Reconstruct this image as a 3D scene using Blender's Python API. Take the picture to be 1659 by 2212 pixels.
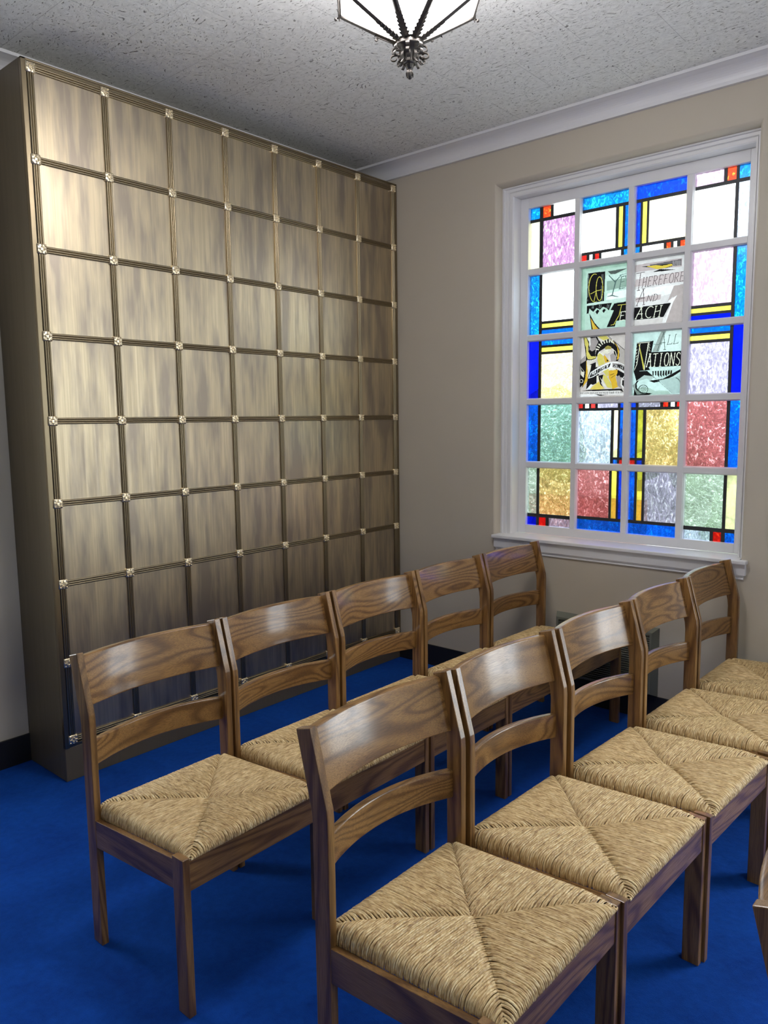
import bpy, bmesh, math, random
from mathutils import Vector, Matrix
PI = math.pi
C = bpy.context.scene.collection
for o in list(bpy.data.objects):
    bpy.data.objects.remove(o, do_unlink=True)
S = 1.16                     # metres per surveyed unit
ZF = 0.1557                  # floor lies this far below the survey's zero
def W(x, y, z):              # survey units -> metres
    return Vector((x*S, y*S, (z+ZF)*S))

# ------------------------------------------------------------ camera
FPX = 1652.91; YAW, PITCH, ROLL = -0.716807, -0.122017, -0.011951
cam_d = bpy.data.cameras.new('camera'); cam = bpy.data.objects.new('camera', cam_d); C.objects.link(cam)
cam_d.sensor_fit = 'HORIZONTAL'; cam_d.sensor_width = 36.0; cam_d.lens = 36.0*FPX/1659.0
cam_d.clip_start = 0.02; cam_d.clip_end = 200
fw = Vector((math.sin(YAW)*math.cos(PITCH), math.cos(YAW)*math.cos(PITCH), math.sin(PITCH)))
rt = fw.cross(Vector((0, 0, 1))).normalized(); up = rt.cross(fw)
r2 = rt*math.cos(ROLL)+up*math.sin(ROLL); u2 = -rt*math.sin(ROLL)+up*math.cos(ROLL)
M = Matrix((r2, u2, -fw)).transposed().to_4x4(); M.translation = W(2.63821, -1.26991, 1.15636)
cam.matrix_world = M
bpy.context.scene.camera = cam

# ------------------------------------------------------------ sky, exposure
SKY_STRENGTH = 8.0
LAMP_STRENGTH = 31.0
vs = bpy.context.scene.view_settings
vs.view_transform = 'Standard'; vs.look = 'None'; vs.gamma = 1.0; vs.exposure = 0.35; vs.use_curve_mapping = False
wd = bpy.data.worlds.new('sky'); bpy.context.scene.world = wd; wd.use_nodes = True
bgn = wd.node_tree.nodes['Background']; bgn.inputs[0].default_value = (0.86, 0.94, 1.0, 1); bgn.inputs[1].default_value = SKY_STRENGTH

# ------------------------------------------------------------ helpers
def label(o, lab, cat, group=None):
    o['label'] = lab; o['category'] = cat
    if group: o['group'] = group
    return o
def structure(o, lab=None):
    o['kind'] = 'structure'
    if lab: o['label'] = lab
    return o
def empty(name, loc=(0, 0, 0), rz=0.0):
    o = bpy.data.objects.new(name, None); C.objects.link(o); o.location = loc; o.rotation_euler = (0, 0, rz)
    o.empty_display_size = 0.1
    return o
def link(name, bm, mat, parent=None, smooth=False, loc=None):
    me = bpy.data.meshes.new(name)
    bmesh.ops.recalc_face_normals(bm, faces=bm.faces)
    bm.to_mesh(me); bm.free()
    for m in (mat if isinstance(mat, (list, tuple)) else [mat]): me.materials.append(m)
    if smooth:
        for p in me.polygons: p.use_smooth = True
    o = bpy.data.objects.new(name, me); C.objects.link(o)
    if parent: o.parent = parent
    if loc: o.location = loc
    return o
def clone(o, parent=None):
    c = o.copy(); C.objects.link(c)
    if parent: c.parent = parent
    return c
def box(bm, x0, x1, y0, y1, z0, z1, bev=0.0, mi=0, seg=2):
    r = bmesh.ops.create_cube(bm, size=1.0)
    vs_ = r['verts']
    for v in vs_:
        v.co = Vector(((x0+x1)/2+v.co.x*(x1-x0), (y0+y1)/2+v.co.y*(y1-y0), (z0+z1)/2+v.co.z*(z1-z0)))
    fs = list({f for v in vs_ for f in v.link_faces})
    for f in fs: f.material_index = mi
    if bev > 0:
        es = list({e for v in vs_ for e in v.link_edges})
        bmesh.ops.bevel(bm, geom=es, offset=bev, segments=seg, profile=0.5, affect='EDGES')
    return vs_
def hexa(bm, pts, bev=0.0, mi=0):
    """8 points: bottom 4 (ccw) then top 4"""
    v = [bm.verts.new(p) for p in pts]
    fs = [bm.faces.new([v[i] for i in q]) for q in ((0, 3, 2, 1), (4, 5, 6, 7), (0, 1, 5, 4), (1, 2, 6, 5), (2, 3, 7, 6), (3, 0, 4, 7))]
    for f in fs: f.material_index = mi
    if bev > 0:
        es = list({e for f in fs for e in f.edges})
        bmesh.ops.bevel(bm, geom=es, offset=bev, segments=2, profile=0.5, affect='EDGES')
def prism(bm, poly, axis, a0, a1, bev=0.0, mi=0):
    """extrude a closed 2D polygon along axis ('x','y','z') from a0 to a1"""
    def P(p, a):
        if axis == 'y': return (p[0], a, p[1])
        if axis == 'x': return (a, p[0], p[1])
        return (p[0], p[1], a)
    A = [bm.verts.new(P(p, a0)) for p in poly]; B = [bm.verts.new(P(p, a1)) for p in poly]
    n = len(poly); fs = [bm.faces.new(A), bm.faces.new(B[::-1])]
    for i in range(n): fs.append(bm.faces.new((A[i], A[(i+1) % n], B[(i+1) % n], B[i])))
    for f in fs: f.material_index = mi
    if bev > 0:
        bmesh.ops.recalc_face_normals(bm, faces=fs)
        es = [e for e in {e for f in fs for e in f.edges}]
        bmesh.ops.bevel(bm, geom=es, offset=bev, segments=2, profile=0.5, affect='EDGES')
def tube(bm, pts, r, n=8, cap=True):
    pts = [Vector(p) for p in pts]
    rs = r if isinstance(r, (list, tuple)) else [r]*len(pts)
    rings = []
    ref = Vector((0.13, 0.27, 0.95))
    for i, p in enumerate(pts):
        t = (pts[min(i+1, len(pts)-1)]-pts[max(i-1, 0)]).normalized()
        a = t.cross(ref)
        if a.length < 0.05: a = t.cross(Vector((1, 0, 0)))
        a.normalize(); b = t.cross(a)
        rings.append([bm.verts.new(p+(a*math.cos(2*PI*k/n)+b*math.sin(2*PI*k/n))*rs[i]) for k in range(n)])
    for i in range(len(rings)-1):
        for k in range(n): bm.faces.new((rings[i][k], rings[i][(k+1) % n], rings[i+1][(k+1) % n], rings[i+1][k]))
    if cap: bm.faces.new(rings[0][::-1]); bm.faces.new(rings[-1])
def lathe(bm, prof, n=32, c=(0, 0, 0)):
    rings = []
    for r, z in prof:
        rings.append([bm.verts.new((c[0]+r*math.cos(2*PI*k/n), c[1]+r*math.sin(2*PI*k/n), c[2]+z)) for k in range(n)] if r > 1e-5 else [bm.verts.new((c[0], c[1], c[2]+z))])
    for i in range(len(rings)-1):
        A, B = rings[i], rings[i+1]
        for k in range(n):
            if len(A) == 1 and len(B) == 1: continue
            if len(A) == 1: bm.faces.new((A[0], B[k], B[(k+1) % n]))
            elif len(B) == 1: bm.faces.new((A[k], A[(k+1) % n], B[0]))
            else: bm.faces.new((A[k], A[(k+1) % n], B[(k+1) % n], B[k]))
def blob(bm, c, rx, ry, rz, sub=1):
    bmesh.ops.create_icosphere(bm, subdivisions=sub, radius=1.0, matrix=Matrix.Translation(c) @ Matrix.Diagonal((rx, ry, rz, 1)))

# ------------------------------------------------------------ material kit
class NT:
    def __init__(s, name):
        s.m = bpy.data.materials.new(name); s.m.use_nodes = True; s.t = s.m.node_tree; s.n = s.t.nodes; s.l = s.t.links
        s.b = s.n.get('Principled BSDF'); s.out = s.n.get('Material Output')
    def add(s, kind, ins=None, **kw):
        x = s.n.new(kind)
        for k, v in kw.items(): setattr(x, k, v)
        for k, v in (ins or {}).items(): s.put(x, k, v)
        return x
    def put(s, node, k, v):
        i = node.inputs[k]
        if isinstance(v, bpy.types.NodeSocket): s.l.new(v, i)
        elif isinstance(v, bpy.types.Node): s.l.new(v.outputs[0], i)
        else: i.default_value = v
    def P(s, **kw):
        for k, v in kw.items(): s.put(s.b, k.replace('_', ' '), v)
    def coord(s, which='Object', scale=(1, 1, 1), rnd=0.0, rot=(0, 0, 0)):
        tc = s.add('ShaderNodeTexCoord'); src = tc.outputs[which]
        if rnd:
            oi = s.add('ShaderNodeObjectInfo')
            mu = s.add('ShaderNodeVectorMath', operation='SCALE'); s.put(mu, 0, (7.1, 13.7, 9.3)); s.l.new(oi.outputs['Random'], mu.inputs['Scale'])
            ad = s.add('ShaderNodeVectorMath', operation='ADD'); s.l.new(src, ad.inputs[0]); s.l.new(mu.outputs[0], ad.inputs[1]); src = ad.outputs[0]
        mp = s.add('ShaderNodeMapping'); s.l.new(src, mp.inputs[0]); mp.inputs['Scale'].default_value = scale; mp.inputs['Rotation'].default_value = rot
        return mp.outputs[0]
    def noise(s, vec, scale, detail=3, rough=0.5, dist=0.0):
        x = s.add('ShaderNodeTexNoise'); s.l.new(vec, x.inputs['Vector'])
        x.inputs['Scale'].default_value = scale; x.inputs['Detail'].default_value = detail; x.inputs['Roughness'].default_value = rough; x.inputs['Distortion'].default_value = dist
        return x.outputs['Fac']
    def ramp(s, fac, stops):
        r = s.add('ShaderNodeValToRGB'); s.l.new(fac, r.inputs[0]); e = r.color_ramp.elements
        while len(e) < len(stops): e.new(0.5)
        for el, (p, c) in zip(e, stops): el.position = p; el.color = (*c, 1) if len(c) == 3 else c
        return r.outputs[0]
    def math(s, op, a, b=0.0, clamp=False):
        x = s.add('ShaderNodeMath', operation=op, use_clamp=clamp); s.put(x, 0, a); s.put(x, 1, b); return x.outputs[0]
    def mix(s, f, a, b, blend='MIX'):
        x = s.add('ShaderNodeMix', data_type='RGBA', blend_type=blend)
        s.put(x, 0, f); s.put(x, 6, a); s.put(x, 7, b); return x.outputs[2]
    def bump(s, h, strength=0.3, dist=0.01):
        x = s.add('ShaderNodeBump'); s.l.new(h, x.inputs['Height']); x.inputs['Strength'].default_value = strength; x.inputs['Distance'].default_value = dist
        s.l.new(x.outputs[0], s.b.inputs['Normal']); return x
def c4(c): return (c[0], c[1], c[2], 1)

def mat_paint(name, col, rough=0.6, bump=0.05, scale=180):
    t = NT(name); v = t.coord('Object'); n = t.noise(v, scale, 3)
    n2 = t.noise(v, 2.3, 2)
    c = t.ramp(n2, [(0.3, tuple(x*0.96 for x in col)), (0.7, col)])
    t.P(Base_Color=c, Roughness=rough); t.bump(n, bump, 0.002); return t.m

def mat_wood(name, axis):
    t = NT(name)
    lo, hi = 1.0, 9.0
    sc = {'x': (lo, hi, hi), 'y': (hi, lo, hi), 'z': (hi, hi, lo)}[axis]
    v = t.coord('Object', sc, rnd=1)
    big = t.noise(v, 0.62, 2, 0.45, 0.4)
    rings = t.math('SINE', t.math('MULTIPLY', big, {'x': 90.0, 'y': 125.0, 'z': 80.0}[axis]))
    rings01 = t.math('MULTIPLY_ADD', rings, 0.5); t.n[-1].inputs[2].default_value = 0.5
    sc2 = {'x': (16, 800, 800), 'y': (800, 16, 800), 'z': (800, 800, 16)}[axis]
    v2 = t.coord('Object', sc2, rnd=1)
    pores = t.noise(v2, 1.0, 3, 0.6)
    pl = t.ramp(pores, [(0.38, (0.62, 0.60, 0.58)), (0.58, (1.06, 1.06, 1.06))])
    col = t.ramp(rings01, [(0.0, (0.150, 0.071, 0.021)), (0.26, (0.225, 0.113, 0.034)), (0.60, (0.285, 0.150, 0.047)), (1.0, (0.312, 0.168, 0.054))])
    vz = t.coord('Object', (1, 1, 1), rnd=1); blotch = t.noise(vz, 3.0, 2)
    bl = t.ramp(blotch, [(0.3, (0.82, 0.80, 0.80)), (0.7, (1.08, 1.05, 1.0))])
    c = t.mix(1.0, col, pl, 'MULTIPLY'); c = t.mix(1.0, c, bl, 'MULTIPLY')
    rg = t.ramp(pores, [(0.35, (0.48, 0.48, 0.48)), (0.6, (0.29, 0.29, 0.29))])
    t.P(Base_Color=c, Roughness=rg, Specular_IOR_Level=0.45, Coat_Weight=0.55, Coat_Roughness=0.14)
    t.bump(pores, 0.10, 0.0015)
    return t.m

def mat_rush():
    t = NT('woven_rush')
    uv = t.add('ShaderNodeUVMap'); uv.uv_map = 'UVMap'
    mp = t.add('ShaderNodeMapping'); t.l.new(uv.outputs[0], mp.inputs[0]); mp.inputs['Scale'].default_value = (42, 2.3, 1)
    n1 = t.noise(mp.outputs[0], 1.0, 3, 0.6)
    mp2 = t.add('ShaderNodeMapping'); t.l.new(uv.outputs[0], mp2.inputs[0]); mp2.inputs['Scale'].default_value = (3.0, 0.31, 1)
    n2 = t.noise(mp2.outputs[0], 1.0, 2, 0.5)
    col = t.ramp(n1, [(0.30, (0.27, 0.150, 0.060)), (0.43, (0.54, 0.360, 0.155)), (0.56, (0.78, 0.59, 0.30)), (0.70, (0.93, 0.81, 0.52))])
    tint = t.ramp(n2, [(0.3, (0.80, 0.76, 0.72)), (0.7, (1.06, 1.05, 1.02))])
    c = t.mix(1.0, col, tint, 'MULTIPLY')
    sp = t.add('ShaderNodeSeparateXYZ'); t.l.new(uv.outputs[0], sp.inputs[0])
    tw = t.math('SINE', t.math('ADD', t.math('MULTIPLY', sp.outputs[0], 520.0), t.math('MULTIPLY', sp.outputs[1], 6.283)))
    h = t.math('ADD', t.math('MULTIPLY', tw, 0.35), n1)
    t.P(Base_Color=c, Roughness=0.42, Specular_IOR_Level=0.5)
    t.bump(h, 0.55, 0.0015)
    return t.m

def mat_metal(name, col, rough, streak=0.0, metallic=1.0, patina=None):
    t = NT(name)
    v = t.coord('Object', (40, 120, 1.5), rnd=1); n = t.noise(v, 1.0, 4, 0.6)
    v2 = t.coord('Object', (3, 17, 2.6), rnd=1); n2 = t.noise(v2, 1.0, 3, 0.55, 0.0)
    a = tuple(x*(1-streak) for x in col); b = tuple(min(1, x*(1+streak*0.4)) for x in col)
    c = t.ramp(n, [(0.25, a), (0.7, b)])
    if patina:
        f = t.ramp(n2, [(0.36, (1, 1, 1)), (0.60, (0, 0, 0))])
        c = t.mix(f, c, c4(patina))
    rr = t.ramp(n, [(0.2, (rough*1.25,)*3), (0.8, (rough*0.9,)*3)])
    t.P(Base_Color=c, Roughness=rr, Metallic=metallic)
    if streak:
        v3 = t.coord('Object', (10, 900, 5), rnd=1); n3 = t.noise(v3, 1.0, 2); t.bump(n3, 0.10, 0.001)
    return t.m

M_WOODX, M_WOODY, M_WOODZ = mat_wood('oak_grain_depthwise', 'x'), mat_wood('oak_grain_crosswise', 'y'), mat_wood('oak_grain_upright', 'z')
M_RUSH = mat_rush()
M_WALL = mat_paint('beige_wall_paint', (0.54, 0.485, 0.395), 0.75, 0.08, 260)
M_WHITE = mat_paint('white_trim_paint', (0.76, 0.755, 0.765), 0.38, 0.02, 90)
M_BLACK = mat_paint('black_baseboard_vinyl', (0.012, 0.012, 0.014), 0.45, 0.02)
M_GRILLE = mat_paint('grey_green_grille_paint', (0.17, 0.175, 0.14), 0.45, 0.02)
M_DARK = mat_paint('dark_duct', (0.01, 0.01, 0.01), 0.8, 0.0)
M_DOOR = mat_metal('brushed_antique_brass', (0.665, 0.56, 0.385), 0.39, 0.20, 1.0, (0.40, 0.34, 0.27))
M_BRONZE = mat_metal('satin_bronze_paint', (0.185, 0.148, 0.092), 0.45, 0.03, 0.35)
M_TRIMB = mat_metal('bronze_moulding', (0.29, 0.235, 0.150), 0.32, 0.05, 1.0)
M_ROS = mat_metal('polished_brass', (0.95, 0.83, 0.60), 0.30, 0.0, 1.0)
M_IRON = mat_metal('aged_iron', (0.105, 0.095, 0.085), 0.42, 0.06, 0.85)

def mat_carpet():
    t = NT('blue_carpet')
    v = t.coord('Object'); fib = t.noise(v, 420, 3, 0.7); nap = t.noise(v, 2.6, 4, 0.62, 0.8); nap2 = t.noise(v, 38, 3, 0.6)
    c1 = t.ramp(nap, [(0.35, (0.0028, 0.043, 0.285)), (0.65, (0.0052, 0.069, 0.400))])
    c2 = t.ramp(fib, [(0.3, (0.72, 0.74, 0.78)), (0.7, (1.15, 1.15, 1.12))])
    c3 = t.ramp(nap2, [(0.35, (0.88, 0.88, 0.88)), (0.65, (1.08, 1.08, 1.08))])
    c = t.mix(1.0, t.mix(1.0, c1, c2, 'MULTIPLY'), c3, 'MULTIPLY')
    t.P(Base_Color=c, Roughness=0.95, Specular_IOR_Level=0.1, Sheen_Weight=0.25, Sheen_Roughness=0.4, Sheen_Tint=(0.1, 0.35, 0.9, 1))
    h = t.math('ADD', fib, t.math('MULTIPLY', nap2, 1.5)); t.bump(h, 0.5, 0.004)
    return t.m
M_CARPET = mat_carpet()

def mat_ceiling():
    t = NT('fissured_ceiling_tile')
    v = t.coord('Object')
    warp = t.noise(v, 5.0, 3, 0.6)
    vv = t.add('ShaderNodeVectorMath', operation='ADD'); t.l.new(v, vv.inputs[0])
    wn = t.add('ShaderNodeTexNoise'); t.l.new(v, wn.inputs['Vector']); wn.inputs['Scale'].default_value = 7.0
    sc = t.add('ShaderNodeVectorMath', operation='SCALE'); t.l.new(wn.outputs['Color'], sc.inputs[0]); sc.inputs['Scale'].default_value = 0.16
    t.l.new(sc.outputs[0], vv.inputs[1])
    mp = t.add('ShaderNodeMapping'); t.l.new(vv.outputs[0], mp.inputs[0]); mp.inputs['Scale'].default_value = (52, 140, 1); mp.inputs['Rotation'].default_value = (0, 0, 0.25)
    f1 = t.noise(mp.outputs[0], 1.0, 4, 0.62)
    fiss = t.ramp(f1, [(0.345, (0, 0, 0)), (0.41, (1, 1, 1))])
    lump = t.noise(v, 46, 4, 0.6)
    br = t.add('ShaderNodeTexBrick'); t.l.new(v, br.inputs['Vector']); br.inputs['Scale'].default_value = 1.0
    br.inputs['Mortar Size'].default_value = 0.0016; br.inputs['Brick Width'].default_value = 0.61; br.inputs['Row Height'].default_value = 0.305
    br.inputs['Color1'].default_value = (1, 1, 1, 1); br.inputs['Color2'].default_value = (0.975, 0.975, 0.975, 1); br.inputs['Mortar'].default_value = (0.72, 0.72, 0.72, 1)
    br.inputs['Mortar Smooth'].default_value = 0.2
    base = t.ramp(lump, [(0.35, (0.76, 0.765, 0.735)), (0.62, (0.84, 0.845, 0.815))])
    c = t.mix(fiss, (0.20, 0.195, 0.175, 1), base)
    c = t.mix(1.0, c, br.outputs['Color'], 'MULTIPLY')
    t.P(Base_Color=c, Roughness=0.9, Specular_IOR_Level=0.2)
    h = t.math('ADD', t.math('MULTIPLY', fiss, 0.8), t.math('MULTIPLY', lump, 1.1)); t.bump(h, 0.55, 0.007)
    return t.m
M_CEIL = mat_ceiling()

# ------------------------------------------------------------ room shell
YW = 1.8835; XL = -0.295; XR = 4.35; YB = -4.6; ZC = 2.445; TH = 0.20
def U(bm, x0, x1, y0, y1, z0, z1, **k):
    a = W(x0, y0, z0); b = W(x1, y1, z1)
    return box(bm, a.x, b.x, a.y, b.y, a.z, b.z, **k)
FZ = -0.1557
b = bmesh.new(); U(b, XL-TH, XR+TH, YB-TH, YW+TH, FZ-0.08, FZ); structure(link('floor', b, M_CARPET))
b = bmesh.new(); U(b, XL-TH, XR+TH, YB-TH, YW+TH, ZC, ZC+0.08); structure(link('ceiling', b, M_CEIL))
# far wall with the stained-glass window
RX0, RX1 = 2.75, 3.85                     # its twin further right, outside the picture
OX0, OX1, OZ1, OZ0 = 0.598, 1.760, 2.233, 0.560
CX0, CX1, CZ1 = 0.614, 1.742, 2.214        # casing outline at its own plane
b = bmesh.new()
U(b, XL-TH, OX0, YW, YW+TH, FZ, ZC); U(b, OX1, RX0, YW, YW+TH, FZ, ZC); U(b, RX1, XR+TH, YW, YW+TH, FZ, ZC)
U(b, RX0, RX1, YW, YW+TH, FZ, 0.15); U(b, RX0, RX1, YW, YW+TH, 2.17, ZC)
U(b, OX0, OX1, YW, YW+TH, OZ1, ZC); U(b, OX0, OX1, YW, YW+TH, FZ, OZ0)
U(b, OX0, CX0, YW+0.045, YW+TH, OZ0, OZ1); U(b, CX1, OX1, YW+0.045, YW+TH, OZ0, OZ1); U(b, CX0, CX1, YW+0.045, YW+TH, CZ1, OZ1)
N = 8
def arc(a, b_, k):                         # 0..1 quarter round from wall face to casing plane
    t = k/N*PI/2
    return a+(b_-a)*math.sin(t), YW+0.045*(1-math.cos(t))
path = []
for k in range(N+1):
    xl, y = arc(OX0, CX0, k); xr, _ = arc(OX1, CX1, k); zt, _ = arc(OZ1, CZ1, k)
    path.append([b.verts.new(W(*p)) for p in ((xl, y, OZ0), (xl, y, zt), (xr, y, zt), (xr, y, OZ0))])
for k in range(N):
    for j in range(3): b.faces.new((path[k][j], path[k][j+1], path[k+1][j+1], path[k+1][j]))
structure(link('wall_back', b, M_WALL))
# left wall, a tall window in it just outside the picture
LY0, LY1, LZ0, LZ1 = -1.05, -0.50, 0.55, 1.75
b = bmesh.new()
U(b, XL-TH, XL, LY1, YW, FZ, ZC); U(b, XL-TH, XL, YB, LY0, FZ, ZC); U(b, XL-TH, XL, LY0, LY1, FZ, LZ0); U(b, XL-TH, XL, LY0, LY1, LZ1, ZC)
structure(link('wall_left', b, M_WALL))
# front wall behind the camera
b = bmesh.new(); U(b, XL, XR, YB-TH, YB, FZ, ZC)
structure(link('wall_front', b, M_WALL))
PY0, PY1, PZ0, PZ1 = -1.0, -0.3, 0.8, 1.9
b = bmesh.new(); U(b, XR, XR+TH, YB-TH, PY0, FZ, ZC); U(b, XR, XR+TH, PY1, YW, FZ, ZC); U(b, XR, XR+TH, PY0, PY1, FZ, PZ0); U(b, XR, XR+TH, PY0, PY1, PZ1, ZC)
structure(link('wall_right', b, M_WALL))
def plain_window(n, axis, a0, a1, z0, z1, at, out):
    b = bmesh.new(); f = 0.035; d0, d1 = sorted((at+out*0.08, at+out*0.12))
    def seg(p0, p1, q0, q1):
        if axis == 'y': U(b, d0, d1, p0, p1, q0, q1, bev=0.003)
        else: U(b, p0, p1, d0, d1, q0, q1, bev=0.003)
    seg(a0, a0+f, z0, z1); seg(a1-f, a1, z0, z1); seg(a0, a1, z0, z0+f); seg(a0, a1, z1-f, z1)
    m = (a0+a1)/2; seg(m-0.012, m+0.012, z0, z1); zm = (z0+z1)/2; seg(a0, a1, zm-0.015, zm+0.015)
    structure(link('window_%d' % n, b, M_WHITE))
plain_window(2, 'y', LY0, LY1, LZ0, LZ1, XL, -1)
plain_window(4, 'y', PY0, PY1, PZ0, PZ1, XR, 1)
plain_window(3, 'x', RX0, RX1, 0.15, 2.17, YW, 1)
def portal(name, centre, sx, sy, rot):
    ld = bpy.data.lights.new(name, 'AREA'); ld.shape = 'RECTANGLE'; ld.size = sx; ld.size_y = sy; ld.cycles.is_portal = True
    o = bpy.data.objects.new(name, ld); C.objects.link(o); o.location = centre; o.rotation_euler = rot; return o
portal('daylight_far_window', W(1.19, YW+TH+0.02, 1.38), 1.16*S, 1.7*S, (-PI/2, 0, 0))
portal('daylight_right_window', W((RX0+RX1)/2, YW+TH+0.02, 1.16), 1.1*S, 2.02*S, (-PI/2, 0, 0))
portal('daylight_side_window', W(XR+TH+0.02, (PY0+PY1)/2, (PZ0+PZ1)/2), (PZ1-PZ0)*S, (PY1-PY0)*S, (0, PI/2, 0))
portal('daylight_left_window', W(XL-TH-0.02, (LY0+LY1)/2, (LZ0+LZ1)/2), (LZ1-LZ0)*S, (LY1-LY0)*S, (0, -PI/2, 0))

# crown moulding (trim) and baseboards
def crown_profile():                       # (out from wall, z)
    cw = 0.090; zb = 2.374
    pr = [(0, ZC), (cw, ZC), (cw, ZC-0.011), (cw-0.010, ZC-0.012)]
    x0, z0, x1, z1 = cw-0.012, ZC-0.014, 0.020, zb+0.016
    for k in range(1, 8):
        t = k/8*PI/2; pr.append((x1+(x0-x1)*(1-math.sin(t)), z1+(z0-z1)*math.cos(t)))
    pr += [(0.018, zb+0.014), (0.018, zb), (0.0, zb)]
    return pr
def crown(n, wall):
    b = bmesh.new(); pr = crown_profile()
    if wall == 'back': prism(b, [((YW-o)*S, (z+ZF)*S) for o, z in pr], 'x', XL*S, XR*S)
    if wall == 'left': prism(b, [((XL+o)*S, (z+ZF)*S) for o, z in pr], 'y', YB*S, (YW-0.001)*S)
    if wall == 'right': prism(b, [((XR-o)*S, (z+ZF)*S) for o, z in pr], 'y', YB*S, (YW-0.001)*S)
    structure(link('trim_%d' % n, b, M_WHITE))
crown(1, 'back'); crown(2, 'left'); crown(3, 'right')
BH = FZ+0.110
b = bmesh.new(); U(b, XL, XL+0.008, YB, YW, FZ, BH, bev=0.002); structure(link('baseboard_left', b, M_BLACK))
b = bmesh.new(); U(b, XL+0.008, XR, YW-0.008, YW, FZ, BH, bev=0.002); structure(link('baseboard_back', b, M_BLACK))
b = bmesh.new(); U(b, XR-0.008, XR, YB+0.001, YW-0.008, FZ, BH, bev=0.002); structure(link('baseboard_right', b, M_BLACK))

# ------------------------------------------------------------ stained-glass window
win = structure(empty('window_1', W(1.19, YW, 0.588)))
def wlink(name, b, mat, parent=win, smooth=False):
    o = link(name, b, mat, parent, smooth); o.location = -win.location if parent is win else (0, 0, 0); return o
IX0, IX1, IZ0, IZ1 = 0.670, 1.720, 0.588, 2.170        # inside of the casing
YC = YW+0.045; YS = YW+0.115                           # casing face plane, sash face plane
b = bmesh.new()
steps = [(0.0, 0.004), (0.16, 0.002), (0.20, 0.010), (0.48, 0.010), (0.55, 0.016), (0.62, 0.011), (0.90, 0.011), (1.0, 0.017)]
for i in range(len(steps)-1):                          # stepped casing, mitred
    (t0, d0), (t1, d1) = steps[i], steps[i+1]
    def ring(t, d):
        xl = CX0+(IX0-CX0)*t; xr = CX1+(IX1-CX1)*t; zt = CZ1+(IZ1-CZ1)*t
        return [W(xl, YC-0.006+d, IZ0), W(xl, YC-0.006+d, zt), W(xr, YC-0.006+d, zt), W(xr, YC-0.006+d, IZ0)]
    A = [b.verts.new(p) for p in ring(t0, d0)]; B = [b.verts.new(p) for p in ring(t1, d1)]
    for j in range(3): b.faces.new((A[j], A[j+1], B[j+1], B[j]))
wlink('casing', b, M_WHITE)
b = bmesh.new()
U(b, CX0, IX0, YC+0.011, YW+TH, IZ0, IZ1); U(b, IX1, CX1, YC+0.011, YW+TH, IZ0, IZ1); U(b, CX0, CX1, YC+0.011, YW+TH, IZ1, CZ1)
U(b, CX0, CX1, YC, YW+TH, OZ0, IZ0-0.016)
wlink('jamb', b, M_WHITE)
GX0, GX1, GZ0, GZ1 = 0.711, 1.686, 0.629, 2.122
VB = [0.961, 1.211, 1.457]; HB = [1.832, 1.526, 1.226, 0.924]; HW = 0.0112
GY = YS+0.020                                          # glass plane
b = bmesh.new()
U(b, IX0, GX0, YS, YS+0.035, IZ0, IZ1, bev=0.002); U(b, GX1, IX1, YS, YS+0.035, IZ0, IZ1, bev=0.002)
U(b, GX0, GX1, YS, YS+0.035, GZ1, IZ1, bev=0.002); U(b, GX0, GX1, YS, YS+0.035, IZ0, GZ0, bev=0.002)
def muntin(bm, axis, c, a0, a1):
    pr = [(-HW, YS), (HW, YS), (HW+0.0015, YS+0.002), (HW+0.0015, YS+0.006), (HW+0.004, YS+0.008), (HW+0.0055, YS+0.014), (HW+0.0055, YS+0.032),
          (-HW-0.0055, YS+0.032), (-HW-0.0055, YS+0.014), (-HW-0.004, YS+0.008), (-HW-0.0015, YS+0.006), (-HW-0.0015, YS+0.002)]
    if axis == 'z': prism(bm, [((c+p)*S, y*S) for p, y in pr], 'z', (a0+ZF)*S, (a1+ZF)*S)
    else: prism(bm, [((y+0.0004)*S, (c+p+ZF)*S) for p, y in pr], 'x', a0*S, a1*S)
wlink('sash', b, M_WHITE)
b = bmesh.new()
for v in VB: muntin(b, 'z', v, GZ0, GZ1)
for h in HB: muntin(b, 'x', h, GX0, GX1)
wlink('muntin_grid', b, M_WHITE)
b = bmesh.new()
U(b, 0.6085, 1.776, YW-0.034, YW+0.0, IZ0-0.016, IZ0, bev=0.004); U(b, CX0-0.002, CX1+0.002, YW-0.01, YS+0.002, IZ0-0.016, IZ0-0.0003)
wlink('sill', b, M_WHITE)
b = bmesh.new()
U(b, 0.612, 1.770, YW-0.016, YW+0.002, 0.526, 0.5725, bev=0.002)
prism(b, [((YW-o)*S, (z+ZF)*S) for o, z in [(0, 0.526), (0.014, 0.526), (0.012, 0.521), (0.006, 0.518), (0.009, 0.513), (0.008, 0.509), (0, 0.507)]], 'x', 0.620*S, 1.762*S)
wlink('sill_apron', b, M_WHITE)

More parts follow.
